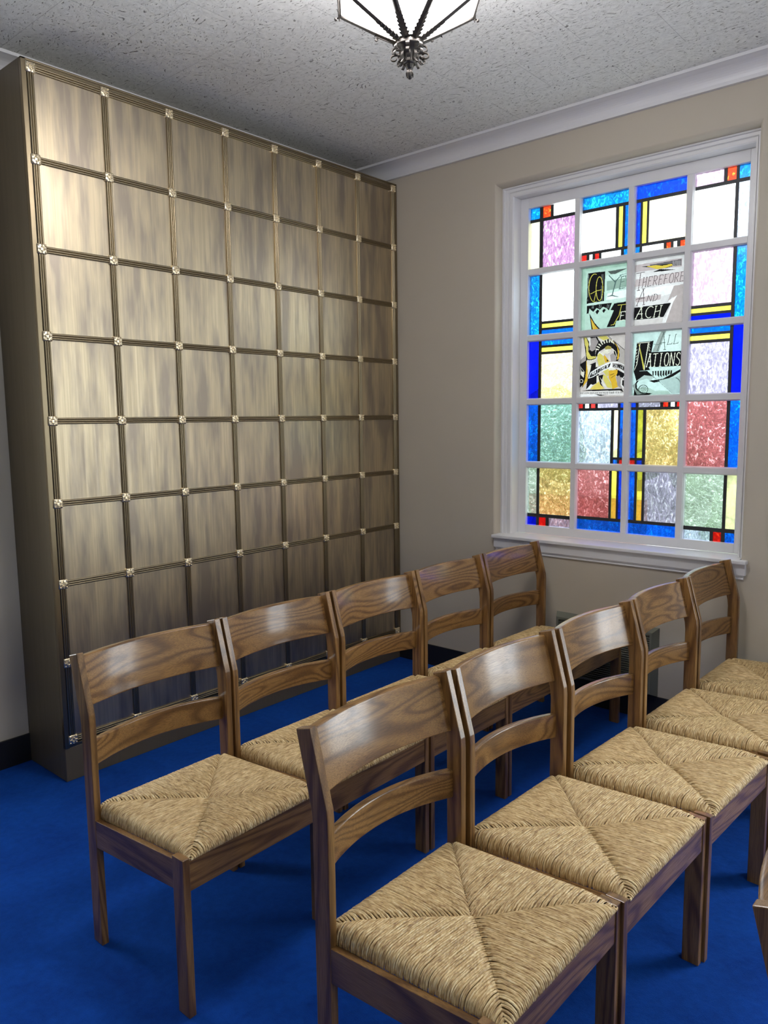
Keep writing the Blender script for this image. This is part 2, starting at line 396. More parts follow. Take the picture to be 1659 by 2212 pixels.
# glass: every colour its own sheet material, light comes through from outside
def mat_glass(name, col, lo=0.55, scale=(60, 60, 40), clear=0.8, spots=None):
    t = NT(name); t.n.remove(t.b)
    v = t.coord('Object', scale)
    n = t.noise(v, 1.0, 4, 0.6, 1.2)
    v2 = t.coord('Object', (7, 7, 5)); n2 = t.noise(v2, 1.0, 2)
    k = t.ramp(n, [(0.36, (lo, lo, lo)), (0.62, (1, 1, 1))])
    k2 = t.ramp(n2, [(0.3, (0.82, 0.82, 0.82)), (0.7, (1, 1, 1))])
    gain = 0.52 if name.endswith(('blue_glass', 'red_glass')) and not name.startswith(('pale', 'rose')) else (0.9 if name.startswith('clear') else 0.5 if name.startswith('yellow') else 0.40 if name.startswith(('pink', 'faint', 'lilac', 'pale_blue')) else 0.50)
    c = t.mix(1.0, t.mix(1.0, c4(tuple(x*gain for x in col)), k, 'MULTIPLY'), k2, 'MULTIPLY')
    if spots: c = t.mix(t.ramp(n, [(0.56, (0, 0, 0)), (0.70, (1, 1, 1))]), c, c4(tuple(x*gain for x in spots)))
    tr = t.add('ShaderNodeBsdfTransparent', {'Color': c}); tl = t.add('ShaderNodeBsdfTranslucent', {'Color': c})
    mx = t.add('ShaderNodeMixShader', {0: clear}); t.l.new(tl.outputs[0], mx.inputs[1]); t.l.new(tr.outputs[0], mx.inputs[2])
    if spots:                              # rippled sheet: part of the light is bent and blurred
        rf = t.add('ShaderNodeBsdfRefraction', {'Color': c, 'Roughness': 0.22, 'IOR': 1.35})
        bp = t.add('ShaderNodeBump'); t.l.new(n, bp.inputs['Height']); bp.inputs['Strength'].default_value = 0.55; bp.inputs['Distance'].default_value = 0.006
        t.l.new(bp.outputs[0], rf.inputs['Normal'])
        m3 = t.add('ShaderNodeMixShader', {0: 0.58}); t.l.new(mx.outputs[0], m3.inputs[1]); t.l.new(rf.outputs[0], m3.inputs[2]); mx = m3
    gl = t.add('ShaderNodeBsdfGlossy', {'Roughness': 0.12, 'Color': (1, 1, 1, 1)})
    m2 = t.add('ShaderNodeMixShader', {0: 0.04}); t.l.new(mx.outputs[0], m2.inputs[1]); t.l.new(gl.outputs[0], m2.inputs[2])
    t.l.new(m2.outputs[0], t.out.inputs[0]); return t.m
G = {
 'c': mat_glass('cyan_blue_glass', (0.002, 0.17, 0.62), 0.35, spots=(0.02, 0.40, 0.62)),
 'b': mat_glass('cobalt_blue_glass', (0.0, 0.030, 0.62), 0.55, spots=(0.0, 0.10, 0.75)),
 'd': mat_glass('deep_blue_glass', (0.0, 0.004, 0.55), 0.6),
 'm': mat_glass('mid_blue_glass', (0.001, 0.075, 0.62), 0.55, spots=(0.0, 0.20, 0.8)),
 'r': mat_glass('red_glass', (0.55, 0.008, 0.006), 0.6, spots=(0.7, 0.05, 0.01)),
 'o': mat_glass('orange_red_glass', (0.62, 0.035, 0.008), 0.6, spots=(0.8, 0.30, 0.03)),
 'y': mat_glass('yellow_glass', (0.62, 0.55, 0.06), 0.8),
 'w': mat_glass('clear_glass', (0.9, 0.93, 0.9), 0.9),
 'W': mat_glass('pale_yellow_glass', (0.85, 0.80, 0.48), 0.8, clear=0.7),
 'p': mat_glass('pink_glass', (0.46, 0.24, 0.44), 0.40, (70, 70, 30), spots=(0.85, 0.75, 0.85)),
 'P': mat_glass('faint_pink_glass', (0.62, 0.42, 0.58), 0.55, (60, 60, 30), spots=(0.95, 0.9, 0.95)),
 'l': mat_glass('lilac_glass', (0.40, 0.37, 0.52), 0.42, (70, 70, 34), spots=(0.75, 0.72, 0.85)),
 'k': mat_glass('pale_blue_glass', (0.55, 0.66, 0.85), 0.42, (75, 75, 40), spots=(0.9, 0.95, 0.98)),
 'g': mat_glass('pale_green_glass', (0.34, 0.43, 0.36), 0.6, (50, 50, 70), spots=(0.62, 0.72, 0.68)),
 't': mat_glass('pale_teal_glass', (0.26, 0.46, 0.44), 0.5, (50, 50, 60), spots=(0.6, 0.78, 0.80)),
 'a': mat_glass('amber_glass', (0.62, 0.44, 0.16), 0.50, (60, 60, 45), spots=(0.95, 0.85, 0.55)),
 'A': mat_glass('golden_glass', (0.75, 0.62, 0.28), 0.7, (60, 60, 45), spots=(0.95, 0.88, 0.6)),
 'R': mat_glass('rose_red_glass', (0.44, 0.12, 0.13), 0.5, (60, 60, 50), spots=(0.75, 0.48, 0.55)),
}
GK = list(G)
xs = [GX0]+[v for v in VB]+[GX1]; zs = [GZ1]+HB+[GZ0]
def pane_rect(c, r):
    x0 = xs[c]+(0 if c == 0 else HW+0.0035); x1 = xs[c+1]-(0 if c == 3 else HW+0.0035)
    z1 = zs[r]-(0 if r == 0 else HW+0.0035); z0 = zs[r+1]+(0 if r == 4 else HW+0.0035)
    return x0, x1, z0, z1
PANES = {
 (0, 0): [('c', 0, .21, 0, .18), ('o', .28, .45, 0, .18), ('w', .51, 1, 0, .18), ('W', 0, .21, .23, 1), ('p', .28, 1, .23, 1)],
 (1, 0): [('c', 0, 1, 0, .19), ('w', 0, .72, .24, .86), ('y', .78, .865, .24, .86), ('m', .91, 1, .24, .86), ('r', 0, .11, .905, 1), ('w', .17, .24, .905, 1), ('r', .29, .38, .905, 1), ('w', .43, .84, .905, 1), ('c', .9, 1, .905, 1)],
 (2, 0): [('b', 0, 1, 0, .19), ('b', 0, .09, .24, .86), ('y', .13, .22, .24, .86), ('W', .26, 1, .24, .86), ('c', 0, .09, .905, 1), ('w', .14, .57, .905, 1), ('o', .62, .71, .905, 1), ('w', .76, .83, .905, 1), ('o', .89, 1, .905, 1)],
 (3, 0): [('P', 0, .52, 0, .18), ('o', .58, .74, 0, .18), ('c', .79, 1, 0, .18), ('w', 0, .73, .23, 1), ('k', .79, 1, .23, 1)],
 (0, 1): [('c', 0, .22, 0, 1), ('w', .28, 1, 0, .78), ('y', .28, 1, .825, .89), ('m', .28, 1, .93, 1)],
 (3, 1): [('P', 0, .74, 0, .78), ('y', 0, .74, .825, .89), ('d', 0, .74, .93, 1), ('c', .80, 1, 0, 1)],
 (0, 2): [('d', 0, .22, 0, 1), ('m', .28, 1, 0, .08), ('y', .28, 1, .12, .19), ('A', .28, 1, .235, 1)],
 (3, 2): [('m', 0, .74, 0, .08), ('y', 0, .74, .12, .19), ('l', 0, .74, .235, 1), ('d', .80, 1, 0, 1)],
 (0, 3): [('m', 0, .22, 0, 1), ('t', .28, 1, 0, 1)],
 (1, 3): [('r', 0, .09, 0, .075), ('w', .14, .23, 0, .075), ('r', .27, .37, 0, .075), ('l', .42, .86, 0, .075), ('b', .91, 1, 0, .075), ('k', 0, .72, .12, 1), ('W', .78, .87, .12, .89), ('m', .91, 1, .12, .89), ('m', .78, .87, .93, 1), ('r', .91, 1, .93, 1)],
 (2, 3): [('b', 0, .10, 0, .075), ('l', .15, .60, 0, .075), ('r', .66, .76, 0, .075), ('w', .81, .89, 0, .075), ('r', .93, 1, 0, .075), ('m', 0, .11, .12, .89), ('y', .15, .26, .12, .89), ('a', .32, 1, .12, 1), ('r', 0, .11, .93, 1), ('b', .15, .26, .93, 1)],
 (3, 3): [('R', 0, .74, 0, 1), ('m', .80, 1, 0, 1)],
 (0, 4): [('g', 0, .21, 0, .80), ('a', .27, 1, 0, .80), ('d', 0, .21, .86, 1), ('r', .27, .43, .86, 1), ('l', .50, 1, .86, 1)],
 (1, 4): [('R', 0, .71, 0, .78), ('y', .76, .87, 0, .78), ('b', .91, 1, 0, .78), ('m', 0, 1, .83, 1)],
 (2, 4): [('m', 0, .12, 0, .78), ('y', .17, .28, 0, .78), ('l', .33, 1, 0, .78), ('m', 0, 1, .83, 1)],
 (3, 4): [('g', 0, .74, 0, .80), ('W', .80, 1, 0, .80), ('k', 0, .52, .86, 1), ('r', .58, .73, .86, 1), ('m', .80, 1, .86, 1)],
}
t = NT('lead_came'); t.P(Base_Color=(0.05, 0.052, 0.055, 1), Roughness=0.5, Metallic=0.6); M_LEAD = t.m
bg_ = bmesh.new(); bl_ = bmesh.new()
def rrect(bm, x0, x1, z0, z1, y, r, mi):
    pts = []
    for cx, cz, a0 in ((x1-r, z1-r, 0), (x0+r, z1-r, 90), (x0+r, z0+r, 180), (x1-r, z0+r, 270)):
        for k in range(5):
            a = math.radians(a0+k*22.5); pts.append(W(cx+r*math.cos(a), y, cz+r*math.sin(a)))
    f = bm.faces.new([bm.verts.new(p) for p in pts]); f.material_index = mi
def cut_rects(full, holes):
    """rectangles of `full` not covered by `holes` (all axis aligned)"""
    X = sorted({full[0], full[1]}|{h[0] for h in holes}|{h[1] for h in holes}); Z = sorted({full[2], full[3]}|{h[2] for h in holes}|{h[3] for h in holes})
    out = []
    for j in range(len(Z)-1):
        run = None
        for i in range(len(X)-1):
            cx, cz = (X[i]+X[i+1])/2, (Z[j]+Z[j+1])/2
            inside = any(h[0] < cx < h[1] and h[2] < cz < h[3] for h in holes)
            if not inside:
                if run: run[1] = X[i+1]
                else: run = [X[i], X[i+1]]
            elif run: out.append((run[0], run[1], Z[j], Z[j+1])); run = None
        if run: out.append((run[0], run[1], Z[j], Z[j+1]))
    return out
for (c, r), pcs in PANES.items():
    x0, x1, z0, z1 = pane_rect(c, r); w, h = x1-x0, z1-z0; holes = []
    for k, a0, a1, b0, b1 in pcs:
        px0, px1, pz0, pz1 = x0+a0*w, x0+a1*w, z1-b1*h, z1-b0*h
        holes.append((px0, px1, pz0, pz1))
        U(bg_, px0-0.0015, px1+0.0015, GY+0.0006, GY+0.0030, pz0-0.0015, pz1+0.0015, mi=GK.index(k))
    for q0, q1, s0, s1 in cut_rects((x0, x1, z0, z1), holes):
        U(bl_, q0, q1, GY-0.0012, GY+0.0044, s0, s1)
bmesh.ops.recalc_face_normals(bg_, faces=bg_.faces)
for f in [f for f in bg_.faces if abs(f.normal.y) < 0.5]: pass
# keep one face per sheet (the outer skin) so colour is filtered once
bmesh.ops.delete(bg_, geom=[f for f in bg_.faces if not f.normal.y < -0.5], context='FACES')
wlink('stained_glass', bg_, [G[k] for k in GK]); wlink('lead_came', bl_, M_LEAD)

# painted panes: the picture is fired on to the glass, one colour per little facet
import numpy as np
NU, NV = 170, 210
def homog(src):
    dst = [(0, 0), (1, 0), (1, 1), (0, 1)]; A = []; B = []
    for (x, y), (u, v) in zip(src, dst):
        A.append([x, y, 1, 0, 0, 0, -u*x, -u*y]); B.append(u)
        A.append([0, 0, 0, x, y, 1, -v*x, -v*y]); B.append(v)
    h = np.linalg.solve(np.array(A, float), np.array(B, float)); return np.append(h, 1).reshape(3, 3)
class Paint:
    def __init__(s, corners, base):
        s.H = homog(corners); s.a = np.ones((NV, NU, 3))*np.array(base)
        s.V, s.U = np.mgrid[0:NV, 0:NU]; s.U = (s.U+0.5)/NU; s.V = (s.V+0.5)/NV
        rng = np.random.RandomState(3); n = rng.rand(12, 10)
        yi = s.V*10; xi = s.U*8; y0 = yi.astype(int); x0 = xi.astype(int); fy = yi-y0; fx = xi-x0
        nn = n[y0, x0]*(1-fy)*(1-fx)+n[y0+1, x0]*fy*(1-fx)+n[y0, x0+1]*(1-fy)*fx+n[y0+1, x0+1]*fy*fx
        s.a *= (0.86+0.28*nn)[..., None]
    def T(s, pts):
        o = []
        for x, y in pts:
            q = s.H @ np.array([x, y, 1.0]); o.append((q[0]/q[2], q[1]/q[2]))
        return o
    def poly(s, pts, col, raw=False):
        P = pts if raw else s.T(pts); m = np.zeros_like(s.U, bool); n = len(P)
        for i in range(n):
            x1, y1 = P[i]; x2, y2 = P[(i+1) % n]
            if y1 == y2: continue
            c = ((y1 > s.V) != (y2 > s.V)) & (s.U < (x2-x1)*(s.V-y1)/(y2-y1)+x1); m ^= c
        s.a[m] = col
    def line(s, pts, wd, col):
        """wd in source pixels; list -> taper"""
        q = pts; n = len(q)
        ws = wd if isinstance(wd, (list, tuple)) else [wd]*n
        for i in range(n-1):
            (x1, y1), (x2, y2) = q[i], q[i+1]; dx, dy = x2-x1, y2-y1; L = math.hypot(dx, dy) or 1; nx, ny = -dy/L/2, dx/L/2
            ex, ey = dx/L*ws[i]*0.25, dy/L*ws[i]*0.25
            s.poly([(x1-ex+nx*ws[i], y1-ey+ny*ws[i]), (x2+ex+nx*ws[i+1], y2+ey+ny*ws[i+1]), (x2+ex-nx*ws[i+1], y2+ey-ny*ws[i+1]), (x1-ex-nx*ws[i], y1-ey-ny*ws[i])], col)
def arcpts(cx, cy, rx, ry, a0, a1, n=14):
    return [(cx+rx*math.cos(math.radians(a0+(a1-a0)*k/n)), cy+ry*math.sin(math.radians(a0+(a1-a0)*k/n))) for k in range(n+1)]
FONT = {   # strokes on a unit box, y down
 'T': [[(0, .03), (1, 0)], [(.52, .02), (.45, 1)], [(.28, 1), (.62, 1)]],
 'E': [[(.2, 0), (.12, 1)], [(.08, .02), (.9, .0)], [(.15, .45), (.7, .43)], [(.02, 1), (.9, .97)], [(.9, 0), (.86, .12)]],
 'A': [[(.55, 0), (.0, 1)], [(.55, 0), (.88, 1)], [(.12, .6), (.85, .58)], [(.35, 0), (.72, 0)], [(-.1, 1), (.15, 1)], [(.72, 1), (1, 1)]],
 'C': [arcpts(.62, .5, .55, .5, -50, -300, 18)],
 'H': [[(.15, 0), (.1, 1)], [(.85, 0), (.8, 1)], [(.1, .52), (.85, .46)], [(0, 0), (.3, 0)], [(.7, 0), (1, 0)], [(-.05, 1), (.25, 1)], [(.65, 1), (.95, 1)]],
 'G': [arcpts(.6, .5, .52, .5, -60, -300, 18), [(.55, .62), (1, .6)], [(.85, .6), (.8, 1.0)]],
 'O': [arcpts(.5, .5, .46, .5, 0, 360, 22)],
 'Y': [[(0, 0), (.5, .5)], [(1, 0), (.5, .5)], [(.5, .5), (.42, 1)], [(.2, 1), (.65, 1)], [(-.1, 0), (.15, 0)], [(.85, 0), (1.1, 0)]],
 'R': [[(.15, 0), (.1, 1)], [(0, 0), (.5, 0)]+arcpts(.5, .25, .32, .25, -90, 90, 8)+[(.12, .5)], [(.35, .5), (.95, 1)]],
 'F': [[(.2, 0), (.12, 1)], [(.05, .02), (.95, .0)], [(.15, .47), (.7, .45)], [(0, 1), (.35, 1)]],
 'N': [[(.12, 0), (.05, 1)], [(.12, 0), (.85, 1)], [(.92, 0), (.85, 1)]],
 'D': [[(.15, 0), (.1, 1)], [(0, 0), (.4, 0)]+arcpts(.4, .5, .5, .5, -90, 90, 12)+[(0, 1)]],
 'L': [[(.2, 0), (.12, 1)], [(.0, 1), (.9, .97)], [(.9, .97), (.95, .85)], [(.05, 0), (.35, 0)]],
 'I': [[(.5, 0), (.42, 1)], [(.3, 0), (.7, 0)], [(.2, 1), (.65, 1)]],
 'S': [arcpts(.55, .25, .38, .25, -30, -200, 9)+[(.6, .5)]+arcpts(.5, .75, .4, .25, -50, 150, 11)],
 'M': [[(.1, 0), (.02, 1)], [(.1, 0), (.5, .7)], [(.5, .7), (.92, 0)], [(.92, 0), (.95, 1)]],
 'W': [[(0, 0), (.25, 1)], [(.25, 1), (.52, .3)], [(.52, .3), (.72, 1)], [(.72, 1), (1, 0)]],
 '2': [arcpts(.5, .28, .4, .28, -170, 30, 9)+[(.05, 1), (.95, 1)]],
 '8': [arcpts(.5, .25, .33, .25, 0, 360, 12), arcpts(.5, .74, .4, .25, 0, 360, 12)],
 '1': [[(.3, .15), (.55, 0), (.5, 1)]],
 '9': [arcpts(.5, .3, .38, .3, 0, 360, 12), [(.88, .3), (.7, 1)]],
 ':': [[(.5, .25), (.5, .4)], [(.5, .7), (.5, .85)]],
}
def write(P, text, p0, p1, h, wd, col, slant=0.12, hs=None, gap=0.18):
    """letters from p0 to p1 along their foot line; h = height upward in source px"""
    n = len(text); dx, dy = (p1[0]-p0[0])/n, (p1[1]-p0[1])/n
    for i, chh in enumerate(text):
        H = hs[i] if hs else h
        for st in FONT[chh]:
            pts = []
            for x, y in st:
                X = p0[0]+dx*(i+x*(1-gap)); Y = p0[1]+dy*(i+x*(1-gap))-H*(1-y)
                pts.append((X+slant*H*(1-y), Y))
            P.line(pts, wd, col)
K = (0.012, 0.011, 0.012); YE = (0.62, 0.55, 0.10); CR = (0.85, 0.84, 0.70); GO = (0.70, 0.40, 0.05)
# upper left painted pane (pale green)
PA = Paint([(150, 250), (778, 165), (758, 1060), (140, 1110)], (0.42, 0.62, 0.50))
PA.poly([(215, 290), (778, 215), (770, 1060), (200, 1100)], (0.50, 0.68, 0.58))
PA.poly([(480, 350), (778, 300), (772, 690), (470, 700)], (0.60, 0.78, 0.70))
PA.poly([(490, 430), (778, 380), (775, 500), (490, 560)], (0.30, 0.42, 0.35))
PA.poly([(500, 600), (775, 540), (770, 650), (480, 690)], (0.9, 0.95, 0.92))
PA.poly([(500, 290), (760, 255), (600, 330), (540, 330)], (0.09, 0.11, 0.10))
PA.poly([(238, 318), (468, 290), (452, 710), (222, 735)], K)
for x in (248, 425, 440): PA.line([(x, 330), (x-12, 700)], 3, (0.4, 0.45, 0.42))
PA.line(arcpts(330, 520, 80, 195, -75, -290, 16), [7, 8, 9, 10, 10, 10, 10, 9, 8, 8, 8, 8, 8, 7, 6, 5, 4], YE)
PA.line([(275, 600), (350, 560), (420, 545)], 8, YE); PA.line([(350, 560), (320, 700)], 8, YE)
PA.line(arcpts(392, 530, 45, 165, 0, 360, 22), 9, YE)
PA.line([(520, 350), (600, 440), (680, 350)], [12, 16, 8], (0.10, 0.16, 0.15)); PA.line([(610, 430), (560, 630)], [16, 12], (0.10, 0.16, 0.15))
PA.line([(500, 640), (560, 625), (640, 645)], [6, 18, 6], (0.10, 0.16, 0.15)); PA.line([(660, 350), (768, 320)], [8, 3], (0.10, 0.16, 0.15))
write(PA, 'E', (650, 540), (752, 522), 170, 10, (0.12, 0.18, 0.16))
PA.poly([(225, 735), (768, 650), (768, 700), (225, 760)], (0.60, 0.75, 0.68))
PA.poly([(225, 765), (560, 725), (520, 830), (490, 800), (440, 780), (400, 820), (355, 795), (310, 850), (260, 800), (248, 870), (222, 872)], K)
for x in (300, 315, 395, 415, 500, 520): PA.line([(x, 750), (x-5, 800)], 5, (0.35, 0.42, 0.40))
PA.poly([(340, 850), (368, 815), (392, 835), (362, 885)], K); PA.poly([(430, 835), (455, 805), (478, 825), (450, 865)], K)
PA.poly([(590, 735), (765, 710), (758, 960), (618, 975), (600, 1052), (490, 1062), (585, 830), (540, 825)], K)
PA.line([(640, 760), (700, 755), (742, 748)], 9, YE); PA.line([(690, 755), (655, 900), (580, 1030)], [8, 10, 6], YE); PA.line([(545, 1034), (620, 1010)], 6, YE)
write(PA, 'E', (655, 975), (750, 960), 120, 8, CR)
PA.poly([(260, 870), (330, 1000), (400, 1080), (290, 1095)], K); PA.poly([(275, 930), (335, 1030), (378, 1082), (305, 1088)], GO); PA.poly([(290, 980), (330, 1060), (315, 1085)], YE)
# upper right painted pane (pinkish clear)
PB = Paint([(880, 140), (1570, 50), (1540, 995), (862, 1045)], (0.80, 0.76, 0.76))
PB.poly([(885, 200), (1520, 110), (1520, 230), (880, 300)], (0.55, 0.46, 0.46))
PB.poly([(1080, 200), (1515, 125), (1510, 215), (1100, 240)], (0.16, 0.14, 0.15))
for k in range(9): PB.line([(1395+k*13, 150), (1392+k*13, 215)], 4, (0.5, 0.45, 0.45))
PB.poly([(960, 225), (1390, 185), (1385, 225), (1290, 250), (1150, 240)], K); PB.poly([(1040, 222), (1160, 205), (1250, 215), (1380, 190), (1390, 215), (1280, 250), (1180, 262)], (0.75, 0.55, 0.08))
PB.poly([(1120, 300), (1220, 262), (1440, 270), (1260, 290)], K)
PB.poly([(890, 400), (1560, 290), (1550, 440), (880, 500)], (0.62, 0.52, 0.52))
PB.poly([(890, 650), (1240, 600), (1230, 680), (890, 720)], (0.60, 0.50, 0.50))
PB.poly([(880, 720), (1560, 560), (1560, 470), (880, 540)], (0.95, 0.95, 0.95))
PB.poly([(890, 650), (1240, 610), (1230, 680), (890, 720)], (0.60, 0.50, 0.50))
PB.poly([(1410, 495), (1562, 470), (1540, 995), (1280, 1010), (1400, 640), (1320, 720)], (0.50, 0.42, 0.41))
PB.poly([(1455, 625), (1330, 705), (1370, 735), (1285, 1000), (1300, 1003), (1400, 720)], (0.96, 0.95, 0.95))
PB.poly([(875, 790), (1370, 730), (1270, 925), (865, 960)], K); PB.line([(1372, 733), (1282, 930)], 8, (0.5, 0.45, 0.45))
PB.poly([(865, 965), (1270, 930), (1250, 1005), (862, 1040)], (0.70, 0.64, 0.62))
ink = (0.16, 0.12, 0.13)
write(PB, 'T', (880, 555), (1010, 540), 245, 9, ink, 0.10)
write(PB, 'HEREFORE', (975, 510), (1555, 430), 135, 8, ink, 0.15)
write(PB, 'A', (905, 765), (1040, 745), 225, 9, ink, 0.15); write(PB, 'ND', (1040, 710), (1200, 690), 90, 8, ink, 0.2)
PB.line([(895, 680), (950, 655), (1010, 650)], 7, ink)
write(PB, 'ACH', (890, 945), (1250, 915), 155, 9, CR, 0.18)
# lower right painted pane (pale cyan)
PC = Paint([(860, 1140), (1532, 1085), (1505, 2015), (825, 2005)], (0.62, 0.80, 0.76))
PC.poly([(1235, 1110), (1532, 1085), (1520, 1385), (1110, 1395)], (0.72, 0.88, 0.84)); PC.poly([(1235, 1110), (1300, 1105), (1200, 1390), (1110, 1395)], (0.36, 0.42, 0.39))
PC.poly([(910, 1265), (1130, 1245), (1100, 1400), (1520, 1390), (1505, 1600), (1060, 1610), (1080, 1650), (860, 1665)], K)
for k in range(6): PC.line([(1060, 1275+20*k), (1075+8*(k % 2), 1285+20*k)], 5, CR); PC.line([(905+8*(k % 2), 1320+40*k), (895, 1345+40*k)], 6, CR)
PC.line([(915, 1275), (1085, 1262)], 6, CR)
PC.line([(935, 1290), (1000, 1640)], [9, 22], YE); PC.line([(950, 1285), (905, 1560), (870, 1645)], [8, 8, 5], CR); PC.line([(1060, 1280), (1000, 1645)], [12, 8], CR)
write(PC, 'ATIONS', (1030, 1605), (1500, 1590), 180, 10, CR, 0.10)
inc = (0.13, 0.17, 0.16)
write(PC, 'A', (1180, 1380), (1320, 1365), 245, 9, inc, 0.1); write(PC, 'LL', (1310, 1300), (1480, 1282), 130, 8, inc, 0.18); PC.line([(1130, 1290), (1180, 1300), (1240, 1290)], 6, inc)
for k in range(8): PC.poly([(1110+k*36, 1668-k), (1130+k*36, 1666-k), (1128+k*36, 1735+(30 if 1 < k < 6 else 0)-k*4), (1112+k*34, 1725)], K)
PC.poly([(1110, 1640), (1505, 1600), (1505, 1625), (1100, 1668)], (0.66, 0.82, 0.78))
PC.poly([(860, 1665), (1040, 1660), (1140, 1760), (1060, 1740), (960, 1760), (900, 1830), (880, 1740)], K)
PC.poly([(890, 1800), (1000, 1720), (1130, 1740), (1090, 1800), (1030, 1770), (960, 1790)], (0.45, 0.56, 0.53))
PC.poly([(1060, 1800), (1250, 1780), (1400, 1700), (1510, 1640), (1500, 1680), (1400, 1745), (1250, 1810), (1130, 1830)], K)
PC.poly([(860, 1860), (900, 1800), (900, 1900), (960, 1960), (1110, 1980), (1050, 2005), (860, 2000)], K)
PC.poly([(840, 1860), (880, 1830), (880, 1900), (930, 1960), (990, 1985), (900, 1990)], (0.30, 0.35, 0.33))
PC.line(arcpts(985, 1920, 62, 62, 150, 520, 20), [12]*12+[8]*9, inc); PC.line(arcpts(990, 1915, 34, 32, 180, 500, 14), 7, inc); PC.line(arcpts(990, 1915, 14, 13, 180, 480, 10), 6, inc)
PC.line([(1060, 1680), (1390, 2000)], 4, inc); PC.poly([(1200, 1800), (1500, 1740), (1500, 1990), (1390, 2000)], (0.46, 0.60, 0.57)); PC.line(arcpts(1420, 1880, 80, 110, -80, 10, 10), [14, 13, 12, 12, 11, 10, 9, 8, 6, 5, 3], inc)
# lower left painted pane: robed winged figure, finer source grid
PD = Paint([(145, 350), (1385, 265), (1325, 2010), (120, 2020)], (0.64, 0.56, 0.53))
gr = (0.36, 0.31, 0.30); ye = (0.66, 0.56, 0.14); yg = (0.70, 0.42, 0.04); cr = (0.78, 0.72, 0.60)
PD.poly([(1190, 600), (1370, 760), (1360, 1160), (1130, 1040), (1200, 820)], (0.46, 0.40, 0.37)); PD.line([(880, 310), (1365, 755)], 12, K)
PD.poly([(300, 350), (600, 330), (640, 430), (720, 520), (560, 700), (540, 890), (440, 880), (380, 780), (380, 600)], K)
PD.poly([(400, 380), (560, 350), (630, 480), (570, 600), (540, 700), (460, 745), (400, 700)], gr)
PD.poly([(320, 345), (420, 345), (420, 560), (390, 620), (370, 460)], (0.80, 0.76, 0.72))
PD.poly([(140, 1000), (280, 860), (300, 1100), (200, 1120), (140, 1100)], gr)
PD.poly([(140, 1100), (300, 1000), (320, 1150), (560, 1050), (600, 1200), (640, 1400), (580, 1640), (480, 1680), (300, 1830), (340, 1500), (270, 1620), (140, 1750)], K)
PD.poly([(230, 345), (310, 345), (385, 480), (370, 720), (440, 860), (580, 880), (560, 950), (430, 1000), (330, 980), (300, 1180), (360, 1400), (320, 1600), (190, 1750), (270, 1400), (300, 900), (260, 560)], K)
PD.poly([(250, 350), (310, 350), (365, 520), (355, 740), (430, 880), (570, 890), (550, 940), (430, 970), (345, 960), (310, 860), (300, 640), (270, 540)], ye)
PD.poly([(310, 1000), (350, 1140), (345, 1300), (340, 1560), (210, 1740), (280, 1500), (300, 1300)], yg); PD.poly([(320, 1100), (440, 1130), (420, 1250), (340, 1500), (345, 1280)], cr)
for k in range(6): PD.line([(330+45*k, 1010-8*k), (335+38*k, 1120-22*k)], [26, 16], cr)
PD.poly([(150, 1150), (260, 1320), (240, 1480), (150, 1380)], cr); PD.poly([(165, 1180), (250, 1320), (180, 1300)], K); PD.line(arcpts(180, 1570, 40, 45, 90, 430, 14), 14, cr)
PD.poly([(620, 330), (830, 300), (920, 390), (780, 440), (700, 400)], ye); PD.line([(600, 330), (640, 400), (770, 450)], 12, cr)
PD.poly([(540, 860), (600, 640), (740, 470), (930, 390), (1100, 520), (1190, 700), (1190, 900), (1150, 1030), (1050, 1040), (1040, 700), (900, 600), (640, 760), (590, 900)], K)
for k in range(8):
    a = math.radians(196+k*12.5); cx, cy = 920, 780
    PD.line([(cx+300*math.cos(a), cy+285*math.sin(a)), (cx+372*math.cos(a), cy+365*math.sin(a))], 30, cr)
PD.poly([(940, 400), (1050, 500), (1130, 640), (1150, 800), (1120, 1000), (1170, 960), (1185, 760), (1120, 580)], yg); PD.poly([(930, 410), (1040, 500), (1060, 560), (960, 480)], cr)
PD.line([(1000, 690), (1080, 760), (1120, 900)], 16, cr)
PD.poly([(940, 860), (1020, 800), (1110, 900), (1100, 1030), (960, 1040)], gr)
PD.poly([(800, 640), (880, 590), (970, 620), (980, 700), (900, 690), (820, 700)], (0.42, 0.33, 0.08))
for k in range(4): PD.line([(820+35*k, 625), (815+38*k, 700)], 6, K)
PD.poly([(740, 760), (820, 700), (970, 690), (950, 760), (870, 830), (800, 810), (770, 850), (700, 790)], cr); PD.line([(890, 740), (935, 745)], 7, K)
PD.poly([(600, 860), (660, 790), (740, 860), (780, 1000), (800, 1100), (640, 1160), (600, 1000)], ye); PD.line([(615, 830), (660, 775), (760, 860)], 14, (0.92, 0.90, 0.86))
PD.poly([(790, 850), (930, 1040), (810, 1080), (760, 900)], yg); PD.poly([(850, 960), (900, 1030), (850, 1040)], K)
PD.poly([(560, 1000), (620, 1160), (560, 1200)], cr)
PD.poly([(740, 1300), (900, 1240), (890, 1450), (840, 1440)], ye)
PD.poly([(1100, 1250), (1340, 1400), (1330, 1560), (1240, 1490), (1160, 1500), (1080, 1400)], K)
PD.poly([(900, 1290), (1140, 1270), (1130, 1370), (1080, 1470), (1120, 1640), (1150, 1750), (1000, 1810), (960, 1620), (900, 1500)], yg)
PD.line([(940, 1420), (1040, 1380)], 12, K); PD.line([(960, 1500), (1060, 1430)], 10, K)
PD.poly([(900, 1230), (1040, 1210), (1090, 1260), (1010, 1290), (900, 1285)], cr)
PD.poly([(1100, 1470), (1180, 1430), (1230, 1530), (1210, 1700), (1270, 1830), (1130, 1720)], gr)
PD.poly([(740, 1400), (840, 1440), (960, 1650), (1000, 1790), (860, 1760), (760, 1560)], ye)
